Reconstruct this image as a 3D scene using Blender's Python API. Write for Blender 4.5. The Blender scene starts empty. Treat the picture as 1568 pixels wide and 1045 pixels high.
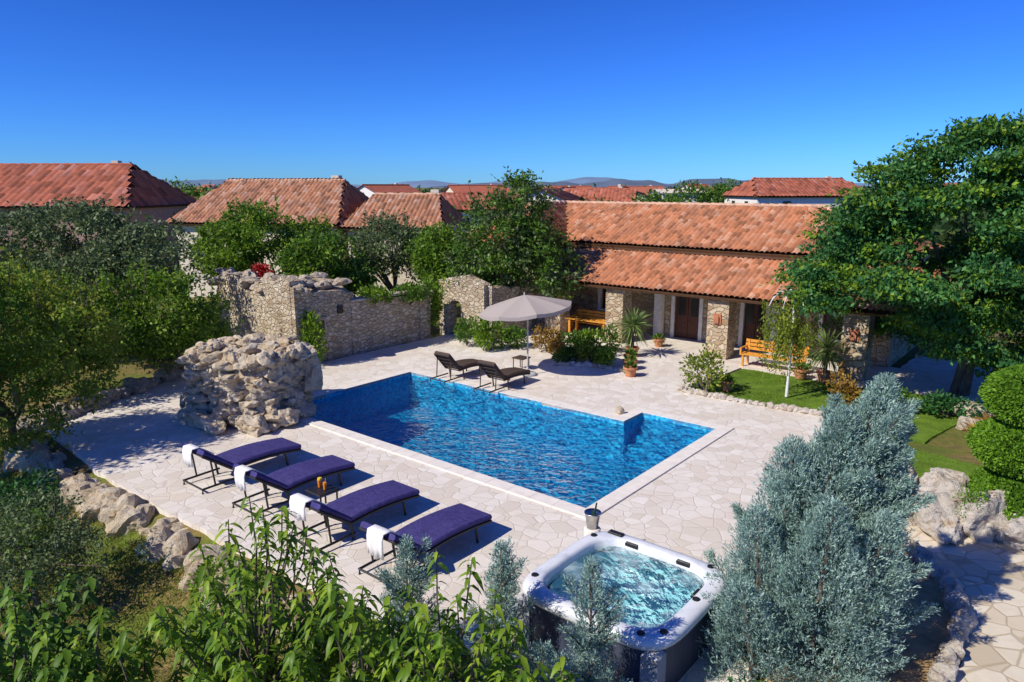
import bpy, math, random
import numpy as np
from mathutils import Vector, Matrix, noise
from mathutils.geometry import tessellate_polygon
rng=np.random.default_rng(7); random.seed(7)
R=math.radians
scene=bpy.context.scene
ANG=R(-39.2); AX=Vector((math.cos(ANG),math.sin(ANG),0)); BX=Vector((-math.sin(ANG),math.cos(ANG),0)); ORG=Vector((1.521,13.741,0))
def ab(a,b,z=0.0): return ORG+AX*a+BX*b+Vector((0,0,z))
# ------------------------------------------------ helpers
def link(o,parent=None):
    scene.collection.objects.link(o)
    if parent: o.parent=parent
    return o
def empty(name):
    e=bpy.data.objects.new(name,None); scene.collection.objects.link(e); return e
def meshobj(name,verts,faces,mat,parent=None,smooth=False):
    me=bpy.data.meshes.new(name); me.from_pydata([tuple(v) for v in verts],[],faces); me.update()
    if mat:
        for m in (mat if isinstance(mat,(list,tuple)) else [mat]): me.materials.append(m)
    if smooth: me.polygons.foreach_set('use_smooth',[True]*len(me.polygons))
    return link(bpy.data.objects.new(name,me),parent)
def npmesh(name,V,F,mat,parent=None,smooth=False,uv=None):
    V=np.asarray(V,dtype=np.float32).reshape(-1,3); F=np.asarray(F,dtype=np.int32)
    k=F.shape[1]; n=len(F); me=bpy.data.meshes.new(name)
    me.vertices.add(len(V)); me.vertices.foreach_set('co',V.ravel())
    me.loops.add(n*k); me.loops.foreach_set('vertex_index',F.ravel())
    me.polygons.add(n); me.polygons.foreach_set('loop_start',np.arange(0,n*k,k,dtype=np.int32))
    if smooth: me.polygons.foreach_set('use_smooth',np.ones(n,dtype=bool))
    if uv is not None:
        l=me.uv_layers.new(name='UVMap'); l.data.foreach_set('uv',np.asarray(uv,dtype=np.float32)[F.ravel()].ravel())
    me.materials.append(mat); me.update(calc_edges=True)
    return link(bpy.data.objects.new(name,me),parent)
class MB:
    def __init__(s): s.v=[]; s.f=[]
    def add(s,v,f):
        o=len(s.v); s.v+= [Vector(x) for x in v]; s.f+=[[i+o for i in q] for q in f]
    def box(s,c,sx,sy,sz,ax=Vector((1,0,0)),ay=Vector((0,1,0)),az=Vector((0,0,1)),ch=0.0):
        c=Vector(c)
        if ch<=0:
            P=[c+ax*(x*sx/2)+ay*(y*sy/2)+az*(z*sz/2) for z in(-1,1) for y in(-1,1) for x in(-1,1)]
            s.add(P,[[0,2,3,1],[4,5,7,6],[0,1,5,4],[2,6,7,3],[0,4,6,2],[1,3,7,5]]); return
        V=[];rings=[(-1,1),( -1,0),(1,0),(1,1)]
        for z,ins in rings:
            zz=z*(sz/2-(0 if ins else ch))
            hx=sx/2-(ch if ins else 0); hy=sy/2-(ch if ins else 0)
            for x,y in((-1,-1),(1,-1),(1,1),(-1,1)): V.append(c+ax*(x*hx)+ay*(y*hy)+az*zz)
        F=[[3,2,1,0],[12,13,14,15]]
        for r in range(3):
            for i in range(4):
                j=(i+1)%4; F.append([r*4+i,r*4+j,r*4+4+j,r*4+4+i])
        s.add(V,F)
    def tube(s,pts,rad,n=7):
        pts=[Vector(p) for p in pts]; 
        if not hasattr(rad,'__len__'): rad=[rad]*len(pts)
        V=[];F=[]
        for i,p in enumerate(pts):
            d=(pts[min(i+1,len(pts)-1)]-pts[max(i-1,0)]).normalized()
            u=d.cross(Vector((0.13,0.21,1)) if abs(d.z)<.9 else Vector((1,0,0))).normalized(); w=d.cross(u)
            for k in range(n):
                t=2*math.pi*k/n; V.append(p+(u*math.cos(t)+w*math.sin(t))*rad[i])
        for i in range(len(pts)-1):
            for k in range(n):
                F.append([i*n+k,i*n+(k+1)%n,(i+1)*n+(k+1)%n,(i+1)*n+k])
        F.append(list(range(n))[::-1]); F.append([(len(pts)-1)*n+k for k in range(n)])
        s.add(V,F)
    def lathe(s,c,prof,n=20,ax=Vector((1,0,0)),ay=Vector((0,1,0))):
        c=Vector(c);V=[];F=[]
        for r,z in prof:
            for k in range(n):
                t=2*math.pi*k/n; V.append(c+ax*(r*math.cos(t))+ay*(r*math.sin(t))+Vector((0,0,z)))
        for i in range(len(prof)-1):
            for k in range(n): F.append([i*n+k,i*n+(k+1)%n,(i+1)*n+(k+1)%n,(i+1)*n+k])
        s.add(V,F)
    def obj(s,name,mat,parent=None,smooth=False): return meshobj(name,s.v,s.f,mat,parent,smooth)
# ------------------------------------------------ materials
class M:
    def __init__(s,name,rough=.8,spec=.3):
        s.m=bpy.data.materials.new(name); s.m.use_nodes=True; s.t=s.m.node_tree; s.n=s.t.nodes; s.l=s.t.links
        s.b=s.n['Principled BSDF']; s.b.inputs['Roughness'].default_value=rough; s.b.inputs['Specular IOR Level'].default_value=spec
        s.out=s.n['Material Output']
    def pos(s):
        g=s.n.new('ShaderNodeNewGeometry'); return g.outputs['Position']
    def map(s,vec,scale=(1,1,1),rot=(0,0,0)):
        n=s.n.new('ShaderNodeMapping'); n.inputs['Scale'].default_value=scale; n.inputs['Rotation'].default_value=rot
        s.l.new(vec,n.inputs['Vector']); return n.outputs[0]
    def noise(s,vec,scale,detail=4,rough=.55,out='Fac'):
        n=s.n.new('ShaderNodeTexNoise'); n.inputs['Scale'].default_value=scale; n.inputs['Detail'].default_value=detail; n.inputs['Roughness'].default_value=rough
        s.l.new(vec,n.inputs['Vector']); return n.outputs[out]
    def vor(s,vec,scale,feature='F1',out='Distance',rnd=1.0):
        n=s.n.new('ShaderNodeTexVoronoi'); n.feature=feature; n.inputs['Scale'].default_value=scale; n.inputs['Randomness'].default_value=rnd
        s.l.new(vec,n.inputs['Vector']); return n.outputs[out]
    def ramp(s,fac,stops,interp='LINEAR'):
        n=s.n.new('ShaderNodeValToRGB'); e=n.color_ramp.elements; n.color_ramp.interpolation=interp
        while len(e)<len(stops): e.new(.5)
        for i,(p,c) in enumerate(stops):
            e[i].position=p; e[i].color=(c[0],c[1],c[2],1) if hasattr(c,'__len__') else (c,c,c,1)
        s.l.new(fac,n.inputs[0]); return n.outputs[0]
    def mix(s,fac,a,b,mode='MIX'):
        n=s.n.new('ShaderNodeMix'); n.data_type='RGBA'; n.blend_type=mode
        for sock,v in((n.inputs[0],fac),(n.inputs[6],a),(n.inputs[7],b)):
            if isinstance(v,(int,float)): sock.default_value=v
            elif isinstance(v,(tuple,list)): sock.default_value=(*v,1)
            else: s.l.new(v,sock)
        return n.outputs[2]
    def math(s,op,a,b=None):
        n=s.n.new('ShaderNodeMath'); n.operation=op
        for i,v in enumerate((a,b)):
            if v is None: continue
            if isinstance(v,(int,float)): n.inputs[i].default_value=v
            else: s.l.new(v,n.inputs[i])
        return n.outputs[0]
    def sep(s,vec):
        n=s.n.new('ShaderNodeSeparateColor'); s.l.new(vec,n.inputs[0]); return n.outputs
    def color(s,c):
        if isinstance(c,(tuple,list)): s.b.inputs['Base Color'].default_value=(*c,1)
        else: s.l.new(c,s.b.inputs['Base Color'])
    def bump(s,h,dist=.02,strength=1.0):
        n=s.n.new('ShaderNodeBump'); n.inputs['Distance'].default_value=dist; n.inputs['Strength'].default_value=strength
        s.l.new(h,n.inputs['Height']); s.l.new(n.outputs[0],s.b.inputs['Normal']); return n.outputs[0]
def plain(name,c,rough=.6,spec=.3,var=.15,scale=6,metal=0):
    m=M(name,rough,spec); nz=m.noise(m.pos(),scale,5)
    m.color(m.ramp(nz,[(.3,tuple(x*(1-var) for x in c)),(.7,tuple(min(1,x*(1+var)) for x in c))]))
    m.b.inputs['Metallic'].default_value=metal; m.bump(m.noise(m.pos(),scale*6,3),.004)
    return m.m
def paving(name,scale,cols,joint,jf=.5,stain=.25,sc=(.56,.46,.33)):
    m=M(name,.75,.25); p=m.pos()
    w=m.noise(p,1.3,3,out='Color'); v=m.mix(.12,p,w,'ADD')
    flat=m.map(v,(1,1,0.0))
    d=m.vor(flat,scale,'DISTANCE_TO_EDGE'); cc=m.sep(m.vor(flat,scale,'F1','Color'))
    base=m.ramp(cc[0],cols)
    n1=m.noise(p,5,6,.65); n2=m.noise(p,.35,4)
    base=m.mix(m.ramp(n1,[(.42,0.0),(.75,stain)]),base,sc); base=m.mix(m.ramp(n2,[(.45,0.),(.7,stain*1.3)]),base,sc)
    j=m.ramp(d,[(.015,1.),(.045,0.)])
    m.color(m.mix(m.math('MULTIPLY',j,jf),base,joint))
    h=m.math('ADD',m.ramp(d,[(0,0.),(.05,1.)]),m.math('MULTIPLY',n1,.8)); m.bump(h,.005)
    return m.m
m_pave=paving('pave',3.1,[(0,(.67,.60,.51)),(.35,(.76,.70,.62)),(.7,(.82,.77,.70)),(1,(.71,.63,.53))],(.60,.53,.44),.6,.28,(.62,.52,.40))
m_path=paving('pathstone',2.4,[(0,(.55,.46,.32)),(.4,(.73,.65,.50)),(.75,(.79,.72,.58)),(1,(.61,.51,.36))],(.42,.33,.21),.7,.4)
def stonewall(name,scale,cols,mortar,bd=.05):
    m=M(name,.9,.15); p=m.pos(); w=m.noise(p,3.2,4,out='Color'); v=m.mix(.22,p,w,'ADD'); v=m.map(v,(1,1,1.7))
    d=m.vor(v,scale,'DISTANCE_TO_EDGE'); cc=m.sep(m.vor(v,scale,'F1','Color'))
    n1=m.noise(p,9,6,.7); n2=m.noise(p,.9,4); base=m.ramp(cc[0],cols); base=m.mix(m.ramp(n1,[(.3,.45),(.6,0.)]),base,(.20,.145,.085))
    j=m.ramp(d,[(.01,.8),(.08,0.)]); c=m.mix(j,base,mortar); c=m.mix(m.ramp(n2,[(.45,0.),(.7,.35)]),c,(.30,.22,.13)); m.color(c)
    m.bump(m.math('ADD',m.ramp(d,[(0,0.),(.12,1.)]),m.math('MULTIPLY',n1,.9)),bd); return m.m
m_wall=stonewall('ruin_stone',4.0,[(0,(.42,.32,.21)),(.3,(.64,.54,.39)),(.75,(.74,.65,.50)),(1,(.50,.37,.23))],(.54,.45,.33))
m_hwall=stonewall('house_stone',3.4,[(0,(.34,.22,.12)),(.35,(.60,.45,.28)),(.7,(.70,.58,.41)),(1,(.45,.34,.22))],(.62,.52,.38))
def rockmat(name,c1,c2,c3):
    m=M(name,.92,.15); p=m.pos(); n1=m.noise(p,1.6,6,.7); n2=m.noise(p,7,9,.78); n3=m.noise(m.map(p,(1,1,2)),3,6,.7)
    b=m.ramp(n1,[(.3,c1),(.5,c2),(.68,c3)]); b=m.mix(m.ramp(n2,[(.36,.65),(.48,0.)]),b,(.16,.11,.06)); b=m.mix(m.ramp(n3,[(.50,0.),(.70,.6)]),b,(.54,.32,.13))
    m.color(b); m.bump(m.math('ADD',n2,n3),.10); return m.m
m_rock=rockmat('rock',(.56,.44,.28),(.74,.62,.45),(.80,.72,.58))
m_rockw=rockmat('rock_pale',(.58,.51,.41),(.73,.66,.56),(.79,.74,.66))
m_rockd=rockmat('rock_grey',(.42,.35,.26),(.58,.50,.39),(.67,.60,.49))
def roofmat(name,c):
    m=M(name,.85,.2); uv=m.n.new('ShaderNodeUVMap').outputs[0]
    fl=m.n.new('ShaderNodeVectorMath'); fl.operation='FLOOR'; m.l.new(uv,fl.inputs[0])
    wn=m.n.new('ShaderNodeTexWhiteNoise'); m.l.new(fl.outputs[0],wn.inputs['Vector'])
    b=m.ramp(wn.outputs['Value'],[(0,tuple(x*.55 for x in c)),(.35,c),(.75,tuple(x*1.2 for x in c)),(1,(c[0]*1.3,c[1]*1.9,c[2]*2.6))])
    n=m.noise(m.pos(),1.2,5,.7); b=m.mix(m.ramp(n,[(.42,0.),(.72,.65)]),b,(c[0]*.45,c[1]*.62,c[2]*.85))
    m.color(b); m.bump(m.noise(m.pos(),25,4),.01); return m.m
m_roof=roofmat('roof_tile',(.44,.175,.085)); m_roof2=roofmat('roof_tile_old',(.44,.20,.11)); m_roof3=roofmat('roof_tile_red',(.41,.125,.07))
m_ridge=plain('ridge_tile',(.58,.36,.24),.85,.2,.3,3)
m_white=plain('white_plaster',(.80,.77,.70),.8); m_cream=plain('cream_plaster',(.70,.62,.48),.85); m_pink=plain('pink_plaster',(.34,.22,.17),.85)
m_dark=plain('dark_window',(.02,.022,.025),.15,.6); m_doorw=plain('door_wood',(.12,.04,.02),.45,.4,.4,12)
m_wood=plain('bench_wood',(.68,.30,.04),.45,.4,.25,14); m_beam=plain('beam_wood',(.09,.045,.022),.6)
m_coping=plain('coping',(.80,.74,.66),.7,.25,.08,4)
m_frame=plain('lounger_frame',(.018,.017,.018),.45,.4); m_ratt=plain('rattan',(.075,.05,.038),.7,.3,.4,40)
m_towel=plain('towel',(.8,.79,.78),.95,.1,.04); m_terra=plain('terracotta',(.52,.22,.11),.8,.2,.3,8)
m_metal=plain('steel',(.6,.6,.6),.25,.5,.05,10,1.0); m_pole=plain('parasol_pole',(.5,.5,.5),.4)
m_orange=plain('juice',(.8,.25,.01),.2,.5)
m=M('mattress',.85,.15); m.color(m.ramp(m.noise(m.pos(),7,4),[(.3,(.044,.038,.145)),(.7,(.068,.058,.20))])); m.bump(m.noise(m.pos(),12,4),.02); m_matt=m.m
m=M('bark',.95,.1); m.color(m.ramp(m.noise(m.map(m.pos(),(1,1,.2)),14,5),[(.3,(.07,.05,.038)),(.7,(.22,.18,.135))])); m.bump(m.noise(m.map(m.pos(),(1,1,.2)),25,4),.02); m_bark=m.m
def leafmat(name,dark,mid,light,trans=.3,rough=.5,ns=.8,k=1.6):
    dark,mid,light=[tuple(x*k for x in c) for c in(dark,mid,light)]
    m=M(name,rough,.22); g=m.n.new('ShaderNodeNewGeometry'); r=g.outputs['Random Per Island']
    b=m.ramp(r,[(0,dark),(.5,mid),(1,light)]); nz=m.noise(g.outputs['Position'],ns,3)
    b=m.mix(m.ramp(nz,[(.35,.6),(.6,0.)]),b,dark)
    m.color(b); tr=m.n.new('ShaderNodeBsdfTranslucent'); m.l.new(m.mix(.5,b,tuple(min(1,x*1.2) for x in light)),tr.inputs[0])
    mx=m.n.new('ShaderNodeMixShader'); mx.inputs[0].default_value=trans; m.l.new(m.b.outputs[0],mx.inputs[1]); m.l.new(tr.outputs[0],mx.inputs[2]); m.l.new(mx.outputs[0],m.out.inputs[0])
    return m.m
L_green=leafmat('leaf_green',(.018,.048,.008),(.055,.12,.015),(.12,.21,.022))
L_bright=leafmat('leaf_bright',(.035,.085,.008),(.095,.175,.014),(.19,.28,.022))
L_deep=leafmat('leaf_deep',(.010,.045,.014),(.03,.105,.028),(.08,.19,.038),.22)
L_dist=leafmat('leaf_distant',(.02,.05,.015),(.04,.085,.022),(.07,.12,.03),.1,.8,.8,1.0)
L_olive=leafmat('leaf_olive',(.03,.055,.018),(.075,.105,.04),(.15,.19,.08),.2,k=1.7)
L_yel=leafmat('leaf_yellow',(.04,.07,.010),(.12,.165,.016),(.24,.26,.028))
L_blue=leafmat('leaf_bluegreen',(.085,.15,.125),(.20,.30,.255),(.36,.48,.42),.15,.75,2.0,1.4)
L_box=leafmat('leaf_box',(.05,.11,.010),(.09,.19,.013),(.15,.27,.020),.25)
L_fruit=leafmat('leaf_fruit',(.03,.07,.008),(.09,.16,.014),(.20,.27,.022),.4,.4,1.5,1.95)
L_yucca=leafmat('leaf_yucca',(.06,.10,.03),(.14,.20,.06),(.24,.30,.10))
L_grass=leafmat('leaf_grass',(.05,.10,.010),(.10,.18,.015),(.18,.25,.028))
L_dry=leafmat('leaf_dry',(.10,.08,.02),(.18,.17,.04),(.28,.23,.08),k=1.3)
L_red=leafmat('petal_red',(.25,.01,.01),(.5,.02,.02),(.6,.04,.05),k=1); L_rust=leafmat('leaf_rust',(.12,.06,.015),(.2,.12,.02),(.3,.2,.04))
# ------------------------------------------------ leaves
def unit(v): return v/np.maximum(np.linalg.norm(v,axis=1,keepdims=True),1e-6)
def leaves(name,P,D,L,W,mat,parent=None,fold=.0):
    n=len(P); D=unit(D); r=unit(rng.normal(size=(n,3))); S=unit(np.cross(D,r)); N=np.cross(S,D)
    L=np.broadcast_to(np.asarray(L,dtype=float).reshape(-1,1),(n,1)); W=np.broadcast_to(np.asarray(W,dtype=float).reshape(-1,1),(n,1))
    V=np.stack([P,P+D*L*.45+S*W*.5+N*W*fold,P+D*L,P+D*L*.45-S*W*.5+N*W*fold],axis=1).reshape(-1,3)
    F=np.arange(n*4,dtype=np.int32).reshape(n,4)
    return npmesh(name,V,F,mat,parent)
def longleaves(name,P,D,L,W,mat,parent=None,droop=.5):
    n=len(P); D=unit(D); up=np.array([[0,0,1.]])+rng.normal(size=(n,3))*.25; S=unit(np.cross(D,up)); N=unit(np.cross(S,D))
    L=np.broadcast_to(np.asarray(L,dtype=float).reshape(-1,1),(n,1)); W=np.broadcast_to(np.asarray(W,dtype=float).reshape(-1,1),(n,1))
    g=np.array([[0,0,-1.]])
    c=[P+D*L*t+g*L*droop*t*t for t in (0,.33,.68,1.)]
    V=np.stack([c[0],c[1]+S*W*.5+N*W*.15,c[1],c[1]-S*W*.5+N*W*.15,c[2]+S*W*.4+N*W*.12,c[2],c[2]-S*W*.4+N*W*.12,c[3]],axis=1).reshape(-1,3)
    base=np.arange(n,dtype=np.int32)[:,None]*8
    T2=np.concatenate([base+np.array([q]) for q in ((1,4,5),(1,5,2),(2,5,6),(2,6,3),(0,1,2),(0,2,3),(4,7,5),(5,7,6))])
    return npmesh(name,V,T2,mat,parent,smooth=True)
def in_blob(n,shell=.55):
    d=unit(rng.normal(size=(n,3))); r=(shell+(1-shell)*rng.random((n,1)))**(.8); return d*r
def tree(name,base,blobs,nclus,per,leaf,cl,mat,trunk_r=.12,droop=.3,flat=.7,limbs=7,twigs=60,mat2=None,shell=.55,bark=None,asp=.5,spikes=0,gap=-.18):
    root=empty(name); base=Vector(base); bl=np.array([(b[0],b[1],b[2],b[3],b[4]) for b in blobs],dtype=float)
    w=bl[:,3]**2*bl[:,4]**.5; w=w/w.sum()
    idx=rng.choice(len(bl),size=nclus,p=w); C=bl[idx,:3]+in_blob(nclus,shell)*np.stack([bl[idx,3],bl[idx,3],bl[idx,4]],axis=1)
    keep=np.array([noise.noise(Vector(c)*(1.6/max(.8,bl[:,3].mean())) )>gap for c in C]); C=C[keep]
    cen=np.average(bl[:,:3],axis=0,weights=w)
    n=len(C)*per; ci=np.repeat(np.arange(len(C)),per)
    sz=cl*(0.6+.8*rng.random((len(C),1)))[ci]
    off=rng.normal(size=(n,3))*sz*np.array([[1,1,flat]])*.5; P=C[ci]+off
    out=unit(P-cen)*.6+rng.normal(size=(n,3))*.8; out[:,2]-=droop
    ll=leaf*(.6+.8*rng.random(n))
    if mat2 is None: leaves('foliage',P,out,ll,ll*asp,mat,root)
    else:
        h=rng.random(len(C))[ci]<.3
        leaves('foliage',P[~h],out[~h],ll[~h],ll[~h]*asp,mat,root); leaves('foliage_light',P[h],out[h],ll[h],ll[h]*asp,mat2,root)
    mb=MB(); top=base+(Vector(cen)-base)*.45; top.x=base.x+(cen[0]-base.x)*.3; top.y=base.y+(cen[1]-base.y)*.3
    mid=(base+top)/2+Vector((random.uniform(-.1,.1),random.uniform(-.1,.1),0))
    mb.tube([base-Vector((0,0,.2)),mid,top],[trunk_r*1.25,trunk_r,trunk_r*.8],8)
    for i in range(limbs):
        t=C[rng.integers(len(C))]; t=Vector(t); s=base.lerp(top,random.uniform(.7,1.0)); m_=s.lerp(t,.5)+Vector((random.uniform(-.15,.15),random.uniform(-.15,.15),.25))
        mb.tube([s,m_,t],[trunk_r*.55,trunk_r*.35,trunk_r*.12],6)
        for k in range(twigs//limbs):
            t2=Vector(C[rng.integers(len(C))]); 
            if (t2-t).length<bl[:,3].max()*1.2: mb.tube([m_.lerp(t,random.random()),t2],[trunk_r*.15,trunk_r*.04],4)
    for k in range(spikes):
        b=bl[rng.integers(len(bl))]; th=random.uniform(0,6.28); q=Vector((b[0]+b[3]*.6*math.cos(th),b[1]+b[3]*.6*math.sin(th),b[2]+b[4]*.6)); e=q+Vector((random.uniform(-.3,.3),random.uniform(-.3,.3),random.uniform(.5,1.1)))*b[4]*.6
        mb.tube([q,e],[.02,.006],4); nn=26; tt=rng.random((nn,1)); PP=np.array(q)+(np.array(e)-np.array(q))*tt; leaves('shoot_leaves',PP,rng.normal(size=(nn,3))+[0,0,.2],leaf,leaf*asp,mat,root)
    mb.obj('trunk_limbs',bark or m_bark,root); return root
def bush(name,c,r,h,n,leaf,mat,droop=.1,asp=.5,parent=None,shell=.5,lump=5):
    root=empty(name); c=np.array(c,dtype=float)
    bl=[(c+np.array([random.uniform(-.5,.5)*r,random.uniform(-.5,.5)*r,h*random.uniform(.35,.62)]),r*random.uniform(.45,.7),h*random.uniform(.3,.42)) for _ in range(lump)]
    P=[];
    for (q,rr,hh) in bl: P.append(q+in_blob(n//lump,shell)*np.array([[rr,rr,hh]]))
    P=np.concatenate(P); D=unit(P-c-np.array([0,0,h*.3]))+rng.normal(size=P.shape)*.7; D[:,2]-=droop
    ll=leaf*(.6+.8*rng.random(len(P))); leaves('foliage',P,D,ll,ll*asp,mat,root)
    mb=MB()
    for (q,rr,hh) in bl: mb.tube([Vector(c),Vector(c).lerp(Vector(q),.6)+Vector((.05,.03,0)),Vector(q)],[.03,.02,.008],5)
    mb.obj('stems',m_bark,root); return root
# ------------------------------------------------ rocks
ICO=None
def rock_geo(c,s,seed,sub=3,flat=1.0,rough=.35):
    global ICO
    import bmesh
    if ICO is None:
        ICO={}
        for k in (2,3,4,5):
            bm=bmesh.new(); bmesh.ops.create_icosphere(bm,subdivisions=k,radius=1); bm.verts.ensure_lookup_table()
            ICO[k]=([v.co.copy() for v in bm.verts],[[v.index for v in f.verts] for f in bm.faces]); bm.free()
    V,F=ICO[sub]; o=Vector((seed*3.17,seed*1.31,seed*2.7)); out=[]
    rot=Matrix.Rotation(seed*1.7,3,'Z')
    rs=random.Random(seed); pl=[(Vector((rs.gauss(0,1),rs.gauss(0,1),rs.gauss(0,1))).normalized(),rs.uniform(.55,.85)) for _ in range(9)]
    for v in V:
        q=v.copy()
        for n_,d in pl:
            k=q.dot(n_)
            if k>d: q-=n_*(k-d)
        q*=1+rough*noise.noise(q*1.3+o)+rough*.45*noise.noise(q*3.4+o)+rough*.25*noise.noise(q*8+o)
        q=Vector((q.x*s[0],q.y*s[1],q.z*s[2])); out.append(Vector(c)+rot@q)
    return out,F
def rocks(name,items,mat,parent=None,sub=3):
    mb=MB()
    for i,(c,s) in enumerate(items):
        v,f=rock_geo(c,s,i+len(name)*7+random.randint(0,500),sub); mb.add(v,f)
    return mb.obj(name,mat,parent)
# ------------------------------------------------ terrain
def sstep(x,a,b):
    t=np.clip((x-a)/(b-a),0,1); return t*t*(3-2*t)
def terr_h(X,Y):
    dx=X-ORG.x; dy=Y-ORG.y; a=dx*AX.x+dy*AX.y; b=dx*BX.x+dy*BX.y
    z=np.full_like(X,-.06)
    z-= .75*sstep(-5.3-b,0,2.2)*(1-sstep(a,0.5,3.5))
    z-= .35*sstep(-15.5-a,0,3)*(1-sstep(b,0,6))
    inside=sstep(a,-12.0,-11.3)*(1-sstep(a,.3,1.0))*sstep(b,-1.0,-.3)*(1-sstep(b,6.8,7.5))
    z-=2.5*inside
    z+=.04*np.sin(X*1.7+Y*.6)*np.cos(Y*1.3-X*.4)*(1-inside)*.6-.02
    return z
N=300; s=np.linspace(-1,1,N); gx=8*np.sinh(7.3*s); gy=15+8*np.sinh(7.3*s)
GX,GY=np.meshgrid(gx,gy,indexing='ij'); GZ=terr_h(GX,GY)
V=np.stack([GX,GY,GZ],axis=-1).reshape(-1,3); i=np.arange(N-1); I,J=np.meshgrid(i,i,indexing='ij'); a0=(I*N+J).ravel()
F=np.stack([a0,a0+N,a0+N+1,a0+1],axis=1)
m=M('ground',.95,.1); p=m.pos(); n1=m.noise(p,.5,6,.6); n2=m.noise(p,5,5,.7); n3=m.noise(p,.03,4)
b=m.ramp(n1,[(.36,(.33,.21,.10)),(.47,(.24,.20,.055)),(.56,(.16,.21,.03)),(.75,(.10,.16,.025))]); b=m.mix(m.ramp(n2,[(.4,.5),(.6,0.)]),b,(.14,.10,.05)); b=m.mix(m.ramp(n3,[(.4,0.),(.6,.6)]),b,(.06,.09,.03))
m.color(b); m.bump(n2,.06); m_ground=m.m
npmesh('ground',V,F,m_ground,smooth=True)
# ------------------------------------------------ terrace with pool hole
def jit(pts,step=.6,amp=.07,closed=True):
    out=[]
    for i in range(len(pts)):
        p=Vector((*pts[i],0)); q=Vector((*pts[(i+1)%len(pts)],0)); n=max(1,int((q-p).length/step))
        for k in range(n):
            r=p.lerp(q,k/n); o=noise.noise_vector(r*1.7)*amp*2; out.append((r.x+o.x,r.y+o.y))
    return out
def slab(name,pts_ab,z,th,mat,hole=None,jitter=True,amp=.07):
    pts=jit(pts_ab,amp=amp) if jitter else pts_ab
    outer=[ab(x,y,z) for x,y in pts]; polys=[outer]
    if hole: polys.append([ab(x,y,z) for x,y in hole])
    tri=tessellate_polygon(polys); V=[v for pl in polys for v in pl]; F=[list(t) for t in tri]
    F=[f if (V[f[1]]-V[f[0]]).cross(V[f[2]]-V[f[0]]).z>0 else f[::-1] for f in F]
    n0=len(V); k=len(outer); V+= [v-Vector((0,0,th)) for v in outer]
    for i in range(k): j=(i+1)%k; F.append([i,n0+i,n0+j,j])
    return meshobj(name,V,F,mat)
pool=[(-11.05,0),(0,0),(0,6.45),(-2.28,6.45),(-2.28,5.4),(-11.05,5.4)]
def offs(poly,d):
    out=[];n=len(poly)
    for i in range(n):
        p0=Vector(poly[i-1]);p1=Vector(poly[i]);p2=Vector(poly[(i+1)%n]); d1=(p1-p0).normalized(); d2=(p2-p1).normalized()
        n1=Vector((d1.y,-d1.x)); n2=Vector((d2.y,-d2.x)); out.append(tuple(p1+n1*d+n2*d))
    return out
cop_o=offs(pool,.36)
terr=[(-14.6,-5.2),(-14.9,-4.0),(-16.0,-2.0),(-17.0,.3),(-17.6,3.6),(-14.8,3.6),(-14.8,14),(-12,17.2),(3,17.2),(3,13.6),(-2.2,13.6),(-2.4,9.4),(2.0,9.6),(3.0,8.3),(2.9,5.9),(3.4,2.5),(4.3,.4),(4.6,-2),(4.5,-4.7),(1.5,-4.8),(.4,-5.2),(-4,-5.4),(-9,-5.5)]
slab('terrace_paving',terr,0,.35,m_pave,hole=cop_o)
root=empty('pool_coping'); mb=MB()
for i in range(len(pool)):
    p0=Vector(pool[i]);p1=Vector(pool[(i+1)%len(pool)]);q0=Vector(cop_o[i]);q1=Vector(cop_o[(i+1)%len(pool)])
    n=max(1,round((p1-p0).length/.6))
    for k in range(n):
        g=.004
        t0=k/n+(g/(p1-p0).length if k else 0); t1=(k+1)/n-(g/(p1-p0).length if k<n-1 else 0)
        d=(p1-p0).normalized(); 
        A_=p0.lerp(p1,t0);B_=p0.lerp(p1,t1); C_=q1 if k==n-1 else B_+Vector((d.y,-d.x))*.36; D_=q0 if k==0 else A_+Vector((d.y,-d.x))*.36
        top=[ab(*A_,.035),ab(*B_,.035),ab(*C_,.035),ab(*D_,.035)]; bot=[v-Vector((0,0,.1)) for v in top]
        mb.add(top+bot,[[0,3,2,1],[0,1,5,4],[1,2,6,5],[2,3,7,6],[3,0,4,7]])
o=mb.obj('coping_stones',m_coping,root)
m=M('pool_mosaic_caustics',.35,.4); p=m.map(m.pos(),(1,1,1),(0,0,-ANG)); v=m.vor(p,13,'F1','Color',0.0); cc=m.sep(v)
b=m.ramp(cc[0],[(0,(.006,.22,.50)),(.5,(.012,.43,.76)),(1,(.08,.68,.92))]); wn=m.noise(m.pos(),1.2,3)  # mosaic tile blues, with caustic-like light and dark painted into the same colour
b=m.mix(m.ramp(wn,[(.4,.25),(.65,0.)]),b,(.004,.25,.58)); m.color(b); m_mosaic_caustics=m.m
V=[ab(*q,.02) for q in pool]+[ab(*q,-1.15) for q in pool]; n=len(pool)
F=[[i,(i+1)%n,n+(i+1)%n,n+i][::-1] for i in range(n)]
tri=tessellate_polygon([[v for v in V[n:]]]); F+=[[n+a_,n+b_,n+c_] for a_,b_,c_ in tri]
pr=empty('swimming_pool'); meshobj('basin',V,F,m_mosaic_caustics,pr)
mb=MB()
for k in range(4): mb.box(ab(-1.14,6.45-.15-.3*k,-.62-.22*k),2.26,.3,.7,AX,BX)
mb.obj('pool_steps',m_mosaic_caustics,pr)
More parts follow.
